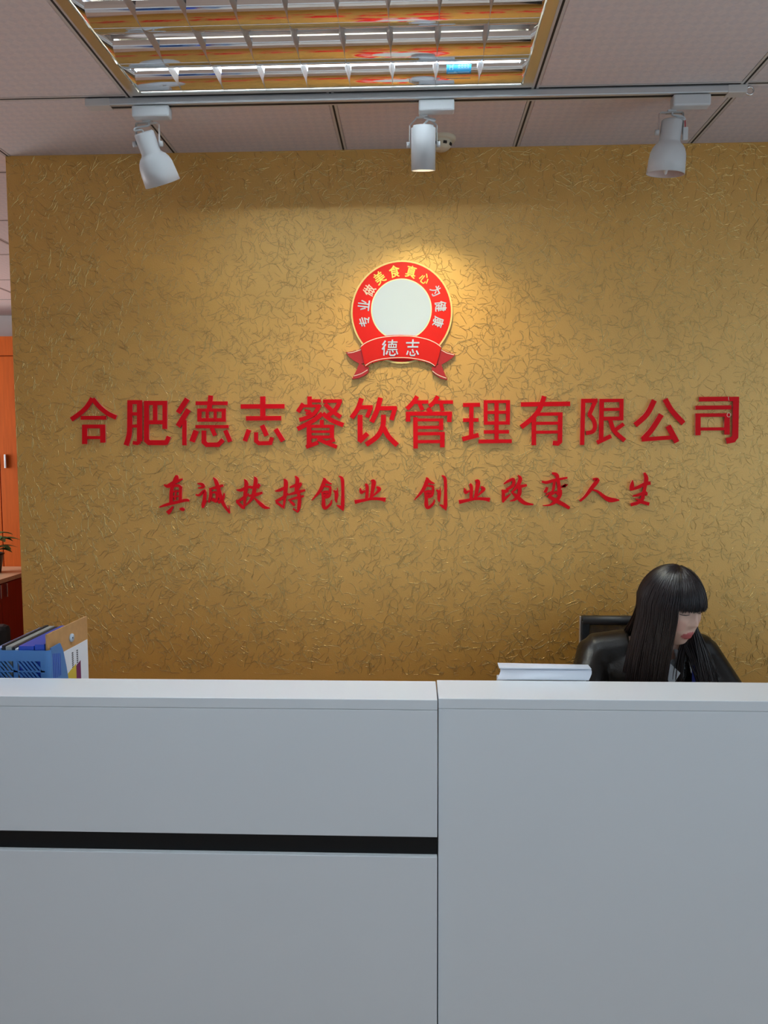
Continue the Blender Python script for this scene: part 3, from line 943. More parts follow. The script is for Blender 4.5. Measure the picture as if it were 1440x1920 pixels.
def disc(r, y0, y1, name, m, parent=emb, cx=c0[0], cz=c0[1], r_in=0.):
    k = 72
    a = np.linspace(0, 2 * math.pi, k, endpoint=False)
    if not r_in:
        return MB().prism([(cx + r * math.cos(t_), cz + r * math.sin(t_)) for t_ in a], y0, y1).build(name, m, parent)
    mb = MB()
    v = [(cx + q * math.cos(t_), y, cz + q * math.sin(t_)) for y in (y0, y1) for q in (r, r_in) for t_ in a]
    f = []
    for i in range(k):
        j = (i + 1) % k
        f += [(i, j, k + j, k + i), (2 * k + i, 3 * k + i, 3 * k + j, 2 * k + j), (i, 2 * k + i, 2 * k + j, j), (k + i, k + j, 3 * k + j, 3 * k + i)]
    return mb.add(v, f).build(name, m, parent)


back = disc(RO, -.0006, EF + .003, 'gold_backing', EGOLD)
red = disc(RO - .006, EF + .003, EF + .002, 'red_ring', ERED)
ci = ec((732, 577))
disc(.1075, EF + .002, EF + .0014, 'pale_green_rim', EGREEN, emb, ci[0], ci[1])
disc(.1035, EF + .0014, EF + .0008, 'white_centre', EWHITE, emb, ci[0], ci[1])


def glyph(ch, size, cx, cz, ang, y0, y1, m, parent, bold=.02, sx=1., shear=0.):
    c = bpy.data.curves.new('glyph', 'FONT')
    c.body = ch
    c.size = 1
    c.bevel_depth = bold
    c.bevel_resolution = 0
    c.extrude = .5
    c.resolution_u = 3
    o = bpy.data.objects.new('glyph', c)
    COL.objects.link(o)
    bpy.context.view_layer.update()
    me = bpy.data.meshes.new_from_object(o.evaluated_get(bpy.context.evaluated_depsgraph_get()))
    bpy.data.objects.remove(o)
    co = np.empty(len(me.vertices) * 3, 'f')
    me.vertices.foreach_get('co', co)
    co = co.reshape(-1, 3)
    mid = (co.min(0) + co.max(0)) / 2
    sc = size / max(1e-6, (co.max(0) - co.min(0))[1])
    x = (co[:, 0] - mid[0]) * sc * sx
    z = (co[:, 1] - mid[1]) * sc
    x = x + shear * z
    X = cx + x * math.cos(ang) - z * math.sin(ang)
    Z = cz + x * math.sin(ang) + z * math.cos(ang)
    Y = np.where(co[:, 2] > 0, y1, y0)
    me.vertices.foreach_set('co', np.stack([X, Y, Z], 1).astype('f').ravel())
    me.update()
    bm = bmesh.new()
    bm.from_mesh(me)
    bmesh.ops.recalc_face_normals(bm, faces=bm.faces)
    bm.to_mesh(me)
    bm.free()
    me.materials.clear()
    me.materials.append(m)
    return link(bpy.data.objects.new('emblem_character', me), parent)


for ch, u, v_, colr, sz in (('专', 402, 685, 0, 108), ('业', 393, 538, 0, 108), ('做', 443, 405, 2, 108), ('美', 535, 292, 1, 112), ('食', 670, 234, 1, 112), ('真', 820, 238, 1, 112), ('心', 942, 298, 1, 96), ('为', 1043, 408, 0, 100), ('健', 1086, 548, 0, 108), ('康', 1064, 690, 0, 104)):
    p = ec((u, v_))
    a = math.atan2(p[1] - ci[1], p[0] - ci[0]) - math.pi / 2
    a2 = a
    glyph(ch, sz / EK / 541 * 1.0, p[0], p[1], a2, EF + .0025, EF + .0008, (EWHITE, EYEL, ECREAM)[colr], emb, .016, .86)

# ribbon
top_arc = [(365, 905), (400, 872), (460, 840), (560, 817), (650, 808), (730, 806), (820, 810), (920, 824), (1010, 852), (1060, 880), (1092, 908)]
bot_arc = [(1068, 1010), (1040, 1094), (1000, 1068), (940, 1046), (850, 1028), (730, 1020), (620, 1026), (530, 1040), (460, 1062), (405, 1096), (388, 1010)]
MB().prism([ec(p, EF - .004) for p in top_arc + bot_arc], EF + .0008, EF - .004).build('ribbon_band', ERED, emb)
for nm, poly, m, d0, d1 in (
        ('ribbon_tail', [(372, 922), (330, 948), (233, 962), (262, 1004), (300, 1035), (356, 1066), (408, 1060), (390, 990)], EDRED, -.0006, EF + .001),
        ('ribbon_tail', [(1086, 926), (1120, 950), (1217, 982), (1185, 1018), (1140, 1048), (1092, 1074), (1040, 1060), (1062, 990)], EDRED, -.0006, EF + .001),
        ('ribbon_end', [(356, 1052), (330, 1120), (288, 1204), (340, 1198), (400, 1172), (434, 1146), (440, 1096), (404, 1092)], EDRED, -.0006, EF - .001),
        ('ribbon_end', [(1086, 1052), (1108, 1120), (1148, 1212), (1090, 1198), (1030, 1160), (1006, 1126), (1006, 1092), (1042, 1090)], EDRED, -.0006, EF - .001)):
    MB().prism([ec(p, d1) for p in poly], d0, d1).build(nm, m, emb)


def emb_line(pts, w, m, y):
    mb = MB()
    Ls, Rs = outline(catmull(pts, 3), [w] * (3 * (len(pts) - 1) + 1))
    stroke_prism(mb, Ls, Rs, lambda p: ec(p, y), y + .0006, y)
    return mb.build('ribbon_piping', m, emb)


emb_line([(365, 912), (420, 872), (520, 835), (640, 818), (730, 815), (840, 820), (960, 844), (1040, 878), (1090, 914)], 7, ECREAM, EF - .0047)
emb_line([(408, 1082), (470, 1045), (560, 1022), (650, 1012), (730, 1010), (820, 1014), (920, 1032), (990, 1055), (1034, 1086)], 6, ECREAM, EF - .0047)
for pts in ([(248, 968), (300, 962), (368, 938)], [(1090, 940), (1140, 968), (1205, 985)]):
    emb_line(pts, 6, ECREAM, EF + .0002)
for pts in ([(305, 1175), (370, 1155), (428, 1120)], [(1012, 1130), (1060, 1165), (1135, 1195)]):
    emb_line(pts, 6, ECREAM, EF - .0018)


def small_strokes(strokes, box, dst, m, slant=.12):
    """redraw traced strokes inside a small box on the ribbon"""
    mb = MB()
    rails = norm_strokes(strokes)
    (bx0, by0, bx1, by1), (dx0, dy0, dx1, dy1) = box, dst

    def conv(p):
        u = (p[0] - bx0) / (bx1 - bx0)
        v = (p[1] - by0) / (by1 - by0)
        return ec((dx0 + u * (dx1 - dx0) + slant * (.5 - v) * 60, dy0 + v * (dy1 - dy0)), EF - .006)
    for i, (Ls, Rs) in enumerate(rails):
        stroke_prism(mb, Ls, Rs, conv, EF - .004, EF - .0058 - i * .00006)
    return mb.build('emblem_character', m, emb)


small_strokes(DE, (945, 52, 1410, 485), (556, 848, 704, 996), EWHITE)
small_strokes(ZHI, (50, 60, 425, 475), (772, 846, 894, 998), EWHITE)

# ------------------------------------------------------------------ reception counter
ZT = 1.05
SX = .8968


def counter(name, label, x0, x1, yf, yb, slot, dlabel):
    root = empty(name, ((x0 + x1) / 2, (yf + yb) / 2, 0), label, 'counter', 'reception counter units')
    MB().box((x0, yf, ZT - .022), (x1, yb, ZT), .0015).build('top_panel', WHITEL, root)
    pf = yf + .0004
    if slot:
        zs1, zs0 = aty(410, 1564, yf)[2], aty(410, 1601, yf)[2]
        MB().box((x0, pf, zs1), (x1, pf + .02, ZT - .0222), .0012).build('upper_front_panel', WHITEL, root)
        MB().box((x0, pf, .06), (x1, pf + .02, zs0), .0012).build('lower_front_panel', WHITEL, root)
        box_obj('recessed_black_strip', (x0, pf + .013, zs0), (x1, pf + .02, zs1), BLACK, root)
    else:
        MB().box((x0, pf, .06), (x1, pf + .02, ZT - .0222), .0012).build('front_panel', WHITEL, root)
    box_obj('back_panel', (x0, yb - .018, .06), (x1, yb, ZT - .0222), WHITEL, root)
    for xs in (x0, x1 - .018):
        box_obj('side_panel', (xs, pf + .0202, .06), (xs + .018, yb - .0182, ZT - .0222), WHITEL, root)
    box_obj('plinth', (x0 + .01, pf + .03, 0), (x1 - .01, yb - .02, .06), BLACK, root)
    # the lower working desk behind the upstand
    dk = empty('working_desk', ((x0 + x1) / 2, yb + .23, 0), dlabel, 'desk', 'working desks behind the counter')
    box_obj('worktop', (x0, yb + .0008, .735), (x1, yb + .46, .76), DESKM, dk)
    for xs in (x0, x1 - .018):
        box_obj('side_panel', (xs, yb + .0008, 0), (xs + .018, yb + .44, .735), WHITEL, dk)
    return root


yfl, ybl = atz(410, 1308.8, ZT)[1], atz(410, 1273.8, ZT)[1]
yfr, ybr = atz(1130, 1312.3, ZT)[1], atz(1130, 1277.3, ZT)[1]
counter('reception_counter', 'white reception counter with a black recessed slot across its front', -1.05, SX - .0012, yfl, ybl, True, 'pale low desk behind the slotted counter, under the blue file rack')
counter('reception_counter', 'plain white reception counter in front of the seated woman', SX + .0012, 2.45, yfr, ybr, False, 'pale low desk where the woman sits behind the plain counter')

# ------------------------------------------------------------------ blue file rack and files
DZ = .76
bk = empty('file_rack', (-.20, -.90, DZ), 'blue plastic file rack with slanted slots behind the counter', 'file rack')
bx1 = aty(92, 1220, -1.03)[0]
bx0, by0, by1 = bx1 - .36, -1.03, -.775
zt = aty(60, 1220, -1.03)[2]
MB().box((bx0, by0, DZ), (bx1, by1, DZ + .004)).build('base', BLUEP, bk)
# front wall with slanted openings, made of bands and slats
fw = MB()
fz0, fz1 = zt - .075, zt - .026


def slat(x, zlo, zhi, w=.0040):
    return [(x, zlo), (x + w, zlo), (x + w - .017, zhi), (x - .017, zhi)]


fw.box((bx0, by0, fz1), (bx1 - .012, by0 + .003, zt)).box((bx0, by0, DZ), (bx1 - .012, by0 + .003, fz0))
px_ = bx1 - .012
cell = .066
while px_ > bx0 + .01:
    xa = max(bx0, px_ - cell)
    fw.box((px_ - .010, by0, fz0), (px_, by0 + .003, fz1))
    fw.box((xa, by0, (fz0 + fz1) / 2 - .002), (px_, by0 + .003, (fz0 + fz1) / 2 + .0015))
    zz = (fz0, (fz0 + fz1) / 2 - .002, (fz0 + fz1) / 2 + .0015, fz1)
    for lo, hi in ((zz[0], zz[1]), (zz[2], zz[3])):
        xx = xa + .016
        while xx < px_ - .004:
            h = hi - lo
            fw.prism([(xx, lo), (xx + .0046, lo), (xx + .0046 - h * .8, hi), (xx - h * .8, hi)], by0, by0 + .003)
            xx += .0098
    px_ -= cell
fw.build('front_wall', BLUEP, bk)
cw = MB()
arc = [(bx1 - .012 + .012 * math.sin(a), by0 + .012 - .012 * math.cos(a)) for a in np.linspace(0, math.pi / 2, 6)]
for a, c in zip(arc[:-1], arc[1:]):
    cw.add([(a[0], a[1], DZ), (c[0], c[1], DZ), (c[0], c[1], zt), (a[0], a[1], zt)], [(0, 1, 2, 3)], True)
cw.build('rounded_corner', BLUEP, bk)
sw = MB()


def side_top(y):
    return zt + .004 if y < by0 + .06 else zt + .004 - .204 * ((y - by0 - .06) / .06) ** 1.6 if y < by0 + .12 else zt - .2


ys = [by0 + .012, by0 + .03, by0 + .05, by0 + .06, by0 + .075, by0 + .09, by0 + .105, by0 + .12, by1]
sw.prism([(ys[0], DZ)] + [(ys[-1], DZ)] + [(y, side_top(y)) for y in reversed(ys)], bx1 - .003, bx1, 'x')
sw.build('end_wall', BLUEP, bk)
for i in range(5):
    y = by0 + .018 + i * .009
    box_obj('end_slot', (bx1 - .0005, y, zt - .075), (bx1 + .0004, y + .0035, zt - .012 - .002 * i), BLUED, bk)
for xd in (bx0, bx0 + .12, bx0 + .24):
    sw = MB().prism([(ys[0], DZ + .004)] + [(ys[-1], DZ + .004)] + [(y, side_top(y) - .03) for y in reversed(ys)], xd, xd + .003, 'x')
    sw.build('divider', BLUEP, bk)
box_obj('back_wall', (bx0, by1 - .003, DZ + .004), (bx1, by1, DZ + .10), BLUEP, bk)


def folder(label, x, ztop, m, thick, lean=.0, ynear=-1.024, depth=.225, slope=0., name='file_folder', grp='files standing in the blue rack'):
    """upright folder: edge on to the viewer, running away in depth"""
    o = MB()
    zb_ = DZ + .005
    o.prism([(ynear, zb_), (ynear + depth, zb_), (ynear + depth, ztop + slope), (ynear, ztop)], x, x + thick, 'x')
    v = np.array(o.v)
    v[:, 0] += (v[:, 2] - zb_) * lean
    o.v = [tuple(q) for q in v]
    ob = o.build(name, m)
    tag(ob, label, 'folder', grp)
    return ob


def xz(px, py, y):
    p = aty(px, py, y)
    return p[0], p[2]


specs = [(-.152, 'light blue folder nearest the left end of the rack', BLUEL, .013, 1215), (-.136, 'black folder between light blue and grey ones in the rack', BLACKF, .007, 1210), (-.127, 'grey folder in the middle of the rack', GREYF, .014, 1212),
         (-.111, 'dark narrow folder beside the grey one', BLACKF, .006, 1213), (-.104, 'white sheaf of paper between dark and blue folders', PAPER, .007, 1216), (-.095, 'bright blue folder beside the white sheaf', BLUED, .036, 1211), (-.056, 'thin blue folder touching the brown card wallet', BLUED, .022, 1208)]
for x, lb, m, th, py in specs:
    p = aty(40, py, -1.022)
    folder(lb, x, p[2], m, th)
# brown card wallet with button, held at the end of the rack
kx, kz = xz(88, 1190, -1.02)
kr = empty('card_wallet', (kx, -.92, DZ), 'brown card wallet with white button and printed label', 'wallet')
kp = aty(163, 1155, -.80)
k0 = (kx, -1.02)
ke = (kp[0], -.80)
kt0, kt1 = kz, kp[2]


def kpt(u, z, off=0.):
    d = Vector((ke[0] - k0[0], ke[1] - k0[1])).normalized()
    nrm = Vector((d.y, -d.x))
    return (k0[0] + (ke[0] - k0[0]) * u + nrm.x * off, k0[1] + (ke[1] - k0[1]) * u + nrm.y * off, z)


def kquad(mb, pts, a, b_):
    v = [kpt(u, z, b_) for u, z in pts] + [kpt(u, z, a) for u, z in pts]
    k = len(pts)
    mb.add(v, [tuple(range(k)), tuple(range(2 * k - 1, k - 1, -1))] + [(i, k + i, k + (i + 1) % k, (i + 1) % k) for i in range(k)])


kb = DZ + .005
mb = MB()
kquad(mb, [(0, kb), (1, kb), (1, kt1), (0, kt0)], -.004, 0)
mb.build('card_cover', KRAFT, kr)
mb = MB()
lz = lambda u, dz: kt0 + (kt1 - kt0) * u - dz
kquad(mb, [(.26, kb + .02), (.985, kb + .02), (.985, lz(.985, .062)), (.26, lz(.26, .062))], 0, .0008)
lab = mb.build('printed_label', PAPER, kr)
mb = MB()
for r_, u in enumerate((.58, .70)):
    for i in range(16):
        z1_ = lz(u, .075) - i * .0052
        kquad(mb, [(u - .018, z1_ - .0034), (u + .018, z1_ - .0034), (u + .018, z1_), (u - .018, z1_)], .0008, .0011)
mb.build('label_print', INK, lab)
mb = MB()
zb2 = aty(140, 1262, -.92)[2]
kquad(mb, [(.40, zb2 - .04), (.66, zb2 - .04), (.66, zb2 + .012), (.40, zb2 - .004)], .0008, .0012)
mb.build('yellow_print', YELP, lab)
mb = MB()
kquad(mb, [(.66, zb2 - .04), (.78, zb2 - .04), (.78, zb2 + .014), (.66, zb2 + .006)], .0008, .0012)
mb.build('purple_print', PURPLE, lab)
cb = Vector(kpt(.56, lz(.56, .036), .0015))
nn = Vector((ke[1] - k0[1], -(ke[0] - k0[0]), 0)).normalized()
for r_, dpt, m, nm in ((.0105, .0028, EWHITE, 'button'), (.0022, .0040, INK, 'button_rivet')):
    MB().tube([cb - nn * .001, cb + nn * dpt], r_, 20).build(nm, m, kr)

# ------------------------------------------------------------------ curled sheets on a paper box behind the ledge
xa, xb = atz(932, 1276, ZT)[0], atz(1105, 1278, ZT)[0]
pb = MB().box((xa + .004, ybr + .004, .7605), (xb - .004, ybr + .05, ZT - .001), .002).build('paper_box', LAMPW)
tag(pb, 'narrow white brochure box behind the counter under the curled sheets', 'box')
ph = atz(932, 1276, ZT)
ztp = aty(1020, 1256, ybr + .018)[2]


def sheet(label, y0, prof, dxl=0., dxr=0., skew=0.):
    m = MB()
    k = len(prof)
    v = []
    for xx, dz in ((xa + dxl, .002), (xb + dxr, -.001)):
        for i, (y, z) in enumerate(prof):
            u = i / (k - 1)
            v.append((xx + skew * min(1, u * 2.2), y, z + dz * u))
    f = [(i, i + 1, k + i + 1, k + i) for i in range(k - 1)]
    n0 = len(v)
    v += [(p[0], p[1] + .0006, p[2] - .0012) for p in v]
    f += [(n0 + i, n0 + k + i, n0 + k + i + 1, n0 + i + 1) for i in range(k - 1)]
    f += [(i, n0 + i, n0 + i + 1, i + 1) for i in range(k - 1)] + [(k + i, k + i + 1, n0 + k + i + 1, n0 + k + i) for i in range(k - 1)]
    f += [(0, k, n0 + k, n0), (k - 1, n0 + k - 1, n0 + 2 * k - 1, 2 * k - 1)]
    ob = m.add(v, f, True).build('paper_sheet', PAPER)
    return tag(ob, label, 'paper', 'curled sheets behind the ledge')


hh = ztp - ZT
sheet('white paper sheet with its front edge curled up on the plain counter ledge', 0, [(ybr + .002 + .016 * (u ** 1.6), ZT + .0015 + hh * u) for u in np.linspace(0, 1, 7)] + [(ybr + .020 + q, ZT + .002 + hh - q * q * 6) for q in (.006, .014, .022, .03)], 0, 0, .009)
sheet('thin white paper sheet lying on top of the curled one', 0, [(ybr + .013 + q, ZT + hh + .0045 + .002 * min(1, q * 20)) for q in (0, .008, .016, .024, .034)], .006, .008, .0)

# ------------------------------------------------------------------ room beyond: red cabinets, low cupboard, plant, chair
CY = 2.72
for i in range(3):
    x1 = aty(3, 950, 2.72)[0] + .465 + .9367 - i * .9367
    x0 = x1 - .93
    lbl = ['tall red wood cabinet half hidden by the gold wall', 'tall red wood cabinet behind the plant', 'tall red wood cabinet at the far side wall'][i]
    cb_ = empty('tall_cabinet', ((x0 + x1) / 2, CY + .2, 0), lbl, 'cabinet', 'red cabinets along the end wall')
    box_obj('body', (x0, CY + .02, 0), (x1, YF - .01, 2.395), BRED, cb_)
    box_obj('cornice', (x0, CY - .004, 2.262), (x1, CY + .0198, 2.395), BRED, cb_)
    xm = (x0 + x1) / 2
    for a, c, hx in ((x0, xm, xm - .06), (xm, x1, xm + .045)):
        d = MB().box((a + .003, CY, .06), (c - .003, CY + .0195, 2.255), .002).build('door', BRED, cb_)
        MB().box((hx, CY - .024, 1.462), (hx + .012, CY, 1.56), .002).build('handle', CHROME, d)
LXF = -1.850                                      # the low cupboard's front faces +x
lc = empty('low_cupboard', (LXF - .25, 1.6, 0), 'low dark red cupboard with a light wood top in the room beyond', 'cupboard')
LY = (.45, CY - .006)
box_obj('body', (LXF - .45, LY[0], 0), (LXF - .02, LY[1], .722), BDRED, lc)
MB().box((LXF - .47, LY[0] - .01, .722), (LXF + .012, LY[1], .75), .002).build('worktop', LWOOD, lc)
nd = 5
ymeet = atx(8.5, 1105, LXF + .02)[1]
dw = (LY[1] - ymeet)
nd = int((LY[1] - LY[0]) / dw)
LY = (LY[1] - nd * dw, LY[1])
for i in range(nd):
    y0_, y1_ = LY[0] + i * dw, LY[0] + (i + 1) * dw
    d = MB().box((LXF - .0198, y0_ + .003, .06), (LXF, y1_ - .003, .715), .002).build('door', BDRED, lc)
    hy = y0_ + .032 if i % 2 else y1_ - .046
    MB().box((LXF, hy, .625), (LXF + .022, hy + .012, .714), .002).build('handle', CHROME, d)

# potted plant on the low cupboard
py0 = 2.42
px0 = aty(5, 1072, py0)[0] - .072
pl = empty('potted_plant', (px0, py0, .75), 'green leafy plant in a dark pot on the low cupboard', 'plant')
Tp = Matrix.Translation((px0, py0, .75))
MB().lathe([(.0005, 0), (.055, 0), (.075, .12), (.080, .125), (.080, .135), (.070, .135), (.068, .115), (.0005, .115)], 28, Tp).build('pot', POT, pl)
MB().lathe([(.0005, .118), (.067, .116)], 20, Tp).build('soil', SOIL, pl)


def leaf(base, dirv, ln, wd_, droop):
    d = Vector(dirv).normalized()
    s_ = d.cross(Vector((0, 0, 1))).normalized()
    k = 8
    v = []
    for i in range(k + 1):
        u = i / k
        c = Vector(base) + d * ln * u + Vector((0, 0, -droop * u * u))
        w_ = wd_ * math.sin(math.pi * min(1, u * .93 + .05)) ** .9
        up_ = Vector((0, 0, .25 * w_))
        v += [c - s_ * w_ + up_, c, c + s_ * w_ + up_]
    f = [(i * 3 + j, i * 3 + j + 1, i * 3 + j + 4, i * 3 + j + 3) for i in range(k) for j in range(2)]
    MB().add([tuple(q) for q in v], f, True).build('leaf', LEAF, pl)


for i in range(22):
    a = i * 2.4
    h = .05 + .20 * ((i * 7) % 22) / 22
    b0 = (px0 + .012 * math.cos(a), py0 + .012 * math.sin(a), .865 + h * .55)
    MB().tube([(px0 + .01 * math.cos(a), py0 + .01 * math.sin(a), .862), b0], .0022, 6).build('stem', LEAF, pl)
    leaf(b0, (math.cos(a), math.sin(a), .55), .15 + .06 * ((i * 5) % 7) / 7, .036, .075)


def swivel_base(root, cx, cy, mt=CHAIRB):
    MB().tube([(cx, cy, .09), (cx, cy, .42)], .025, 14).build('gas_post', mt, root)
    for i in range(5):
        a = i * 2 * math.pi / 5 + .3
        e = (cx + .28 * math.cos(a), cy + .28 * math.sin(a))
        MB().tube([(cx, cy, .10), (*e, .075)], [.024, .016], 8).build('base_arm', mt, root)
        MB().tube([(e[0] - .012 * math.sin(a), e[1] + .012 * math.cos(a), .027), (e[0] + .012 * math.sin(a), e[1] - .012 * math.cos(a), .027)], .027, 14).build('caster', mt, root)


# dark chair in the room beyond: only the top of its padded back shows
bq = aty(0, 1170, 1.05)
cx2, cy2 = bq[0] - .175, 1.05
c2 = empty('office_chair', (cx2, cy2, 0), 'dark padded office chair in the room beyond the gold wall', 'chair')
prof = []
m = MB()
zt2 = bq[2]
m.box((cx2 - .225, cy2 - .03, zt2 - .52), (cx2 + .225, cy2 + .03, zt2), .028)
m.build('backrest', CHAIRB, c2)
MB().box((cx2 - .23, cy2 - .50, .44), (cx2 + .23, cy2 - .03, .52), .03).build('seat', CHAIRB, c2)
MB().box((cx2 - .03, cy2 + .02, .40), (cx2 + .03, cy2 + .045, zt2 - .2), .004).build('back_bracket', CHAIRB, c2)
swivel_base(c2, cx2, cy2 - .25)

# ------------------------------------------------------------------ mesh-back chair of the woman
e1 = aty(1087, 1153, -.20)
chx0, chz = e1[0] + .008, e1[2] - .006
chw = .355
ch = empty('office_chair', (chx0 + chw / 2, -.35, 0), 'black mesh-back office chair under the seated woman', 'chair')
zb = .56
MB().tube([(chx0, -.20, chz - .012), (chx0 + chw, -.20, chz - .012)], .0165, 16).build('top_rail', CHAIRB, ch)
for xs in (chx0 + .010, chx0 + chw - .010):
    MB().box((xs - .014, -.212, zb), (xs + .014, -.188, chz - .012), .004).build('back_post', CHAIRB, ch)
for xs, sg in ((chx0 - .006, -1), (chx0 + chw + .006, 1)):
    MB().box((xs - .0025, -.206, zb), (xs + .0025, -.194, chz + .002), .001).build('edge_trim', CHAIRE, ch)
MB().box((chx0 + .024, -.2015, zb + .01), (chx0 + chw - .024, -.1985, chz - .028)).build('mesh_panel', CHAIRM, ch)
MB().box((chx0, -.212, zb - .02), (chx0 + chw, -.188, zb + .012), .004).build('bottom_rail', CHAIRB, ch)
MB().box((chx0 + .06, -.206, .80), (chx0 + chw - .06, -.186, .835), .006).build('lumbar_bar', CHAIRB, ch)
MB().box((chx0 - .02, -.66, .41), (chx0 + chw + .02, -.20, .47), .028).build('seat', CHAIRB, ch)
MB().box((chx0 + chw / 2 - .03, -.225, .38), (chx0 + chw / 2 + .03, -.190, zb), .004).build('back_bracket', CHAIRB, ch)
swivel_base(ch, chx0 + chw / 2, -.42)

# ------------------------------------------------------------------ the woman at the desk
HC = Vector((1.609, -.500, 1.104))
HR = Matrix.Rotation(math.radians(30), 4, 'Z') @ Matrix.Rotation(math.radians(11), 4, 'X')
HM = Matrix.Translation(HC) @ HR


def head_mesh():
    nu, nv = 96, 72
    v, f = [], []
    for j in range(nv + 1):
        el = -math.pi / 2 + math.pi * j / nv
        for i in range(nu):
            az = 2 * math.pi * i / nu                     # 0 = forward (-y)
            dx, dy, dz = math.cos(el) * math.sin(az), -math.cos(el) * math.cos(az), math.sin(el)
            fr = .086 if dy < 0 else .096
            x, y, z = .0770 * dx, fr * dy, .113 * dz
            t_ = max(0., min(1., (-z - .030) / .080))     # jaw taper
            x *= 1 - .36 * t_ ** 1.4
            if y < 0:
                y *= 1 + .05 * t_
                y = y - .016 * t_ * max(0, -dy) ** .5 * (1 - .3 * t_)
            else:
                y *= 1 - .55 * t_
            if z > 0 and y < 0:
                y *= 1 - .03 * (z / .113)
            fy = 0.
            if dy < 0:
                g = lambda cx, cz, sx, sz: math.exp(-((x - cx) / sx) ** 2 - ((z - .006 - cz) / sz) ** 2)
                # nose
                z -= .006
                if -.045 < z < .03:
                    hgt = (.020 * max(0, min(1, (.026 - z) / .055))) if z > -.030 else .020 * max(0, 1 - (-.030 - z) / .011)
                    fy += hgt * math.exp(-(x / (.0085 + .004 * max(0, min(1, (-z) / .03)))) ** 2)
                z += .006
                fy += .004 * (g(.0115, -.031, .006, .006) + g(-.0115, -.031, .006, .006))
                fy -= .0075 * (g(.031, .010, .016, .011) + g(-.031, .010, .016, .011))
                fy += .0035 * (g(.031, .004, .012, .007) + g(-.031, .004, .012, .007))
                fy += .0065 * g(0, -.0605, .020, .0055) + .0075 * g(0, -.0725, .017, .006) - .0035 * g(0, -.0665, .022, .0022)
                fy -= .003 * g(0, -.082, .02, .004)
                fy += .006 * g(0, -.098, .022, .011)
                fy += .004 * (g(.042, -.026, .020, .020) + g(-.042, -.026, .020, .020))
            v.append((x, y - fy, z))
    for j in range(nv):
        for i in range(nu):
            f.append((j * nu + i, j * nu + (i + 1) % nu, (j + 1) * nu + (i + 1) % nu, (j + 1) * nu + i))
    return v, f


SH = [Vector((1.415, -.375, .925)), Vector((1.745, -.375, .925))]
EL = [Vector((1.352, -.50, .800)), Vector((1.808, -.50, .800))]
WRI = [Vector((1.475, -.735, .795)), Vector((1.700, -.735, .795))]


def arm(m, i, extra, upto_wrist=True):
    s_, e_, w_ = SH[i], EL[i], WRI[i]
    r = [.052, .050, .044, .041, .042, .036, .027]
    pts = [s_ + Vector(((.5 - i) * .10, .0, .012)), s_, s_.lerp(e_, .5), e_, e_.lerp(w_, .25), e_.lerp(w_, .6), w_]
    m.tube(pts, [q + extra for q in r], 16)
    m.tube([Vector((1.583, -.395, .945)), s_.lerp(Vector((1.583, -.395, .950)), .5) + Vector((0, 0, .004)), s_ + Vector((0, 0, .004)), s_ + Vector(((i - .5) * .03, 0, -.01))], [.055 + extra, .054 + extra, .052 + extra, .03 + extra], 16)


def torso(m, extra, z_from=.46, z_to=1.0):
    secs = [(.47, -.33, .155, .120), (.56, -.33, .150, .108), (.66, -.335, .135, .100), (.76, -.35, .145, .108), (.85, -.37, .160, .112), (.91, -.385, .165, .095), (.945, -.393, .130, .075), (.968, -.40, .075, .060)]
    pts = [(1.580, y, z) for z, y, a, b_ in secs]
    m.tube(pts, [(a + extra, b_ + extra) for z, y, a, b_ in secs], 28, ref=(1, 0, 0))


def hand(m, i):
    w_ = WRI[i]
    d = (w_ - EL[i]).normalized()
    d.z = 0
    d.normalize()
    s_ = Vector((d.y, -d.x, 0)) * (1 if i == 0 else -1)      # towards the thumb side
    m.tube([w_ - d * .01, w_ + d * .03, w_ + d * .075, w_ + d * .09], [(.026, .018), (.036, .017), (.040, .015), (.036, .011)], 14, ref=s_)
    for k, (off, ln) in enumerate(((.030, .068), (.0105, .076), (-.0095, .071), (-.029, .056))):
        b0 = w_ + d * .085 + s_ * off
        m.tube([b0 - d * .02, b0 + d * ln * .45 + Vector((0, 0, .006)), b0 + d * ln * .8 + Vector((0, 0, -.002)), b0 + d * ln + Vector((0, 0, -.012))], [.0088, .0085, .0078, .006], 10)
    b0 = w_ + d * .03 + s_ * .026
    m.tube([b0, b0 + s_ * .026 + d * .026, b0 + s_ * .034 + d * .052, b0 + s_ * .032 + d * .066], [.012, .0105, .0092, .007], 10)


def remeshed(m, name, voxel, smooth=2):
    me = bpy.data.meshes.new('tmp')
    me.from_pydata(m.v, [], m.f)
    bm = bmesh.new()
    bm.from_mesh(me)
    bmesh.ops.recalc_face_normals(bm, faces=bm.faces)
    bm.to_mesh(me)
    bm.free()
    o = bpy.data.objects.new('tmp', me)
    COL.objects.link(o)
    r = o.modifiers.new('r', 'REMESH')
    r.mode = 'VOXEL'
    r.voxel_size = voxel
    r.use_smooth_shade = True
    if smooth:
        s_ = o.modifiers.new('s', 'SMOOTH')
        s_.factor = .5
        s_.iterations = smooth
    bpy.context.view_layer.update()
    out = bpy.data.meshes.new_from_object(o.evaluated_get(bpy.context.evaluated_depsgraph_get()))
    out.name = name
    bpy.data.objects.remove(o)
    bpy.data.meshes.remove(me)
    return out


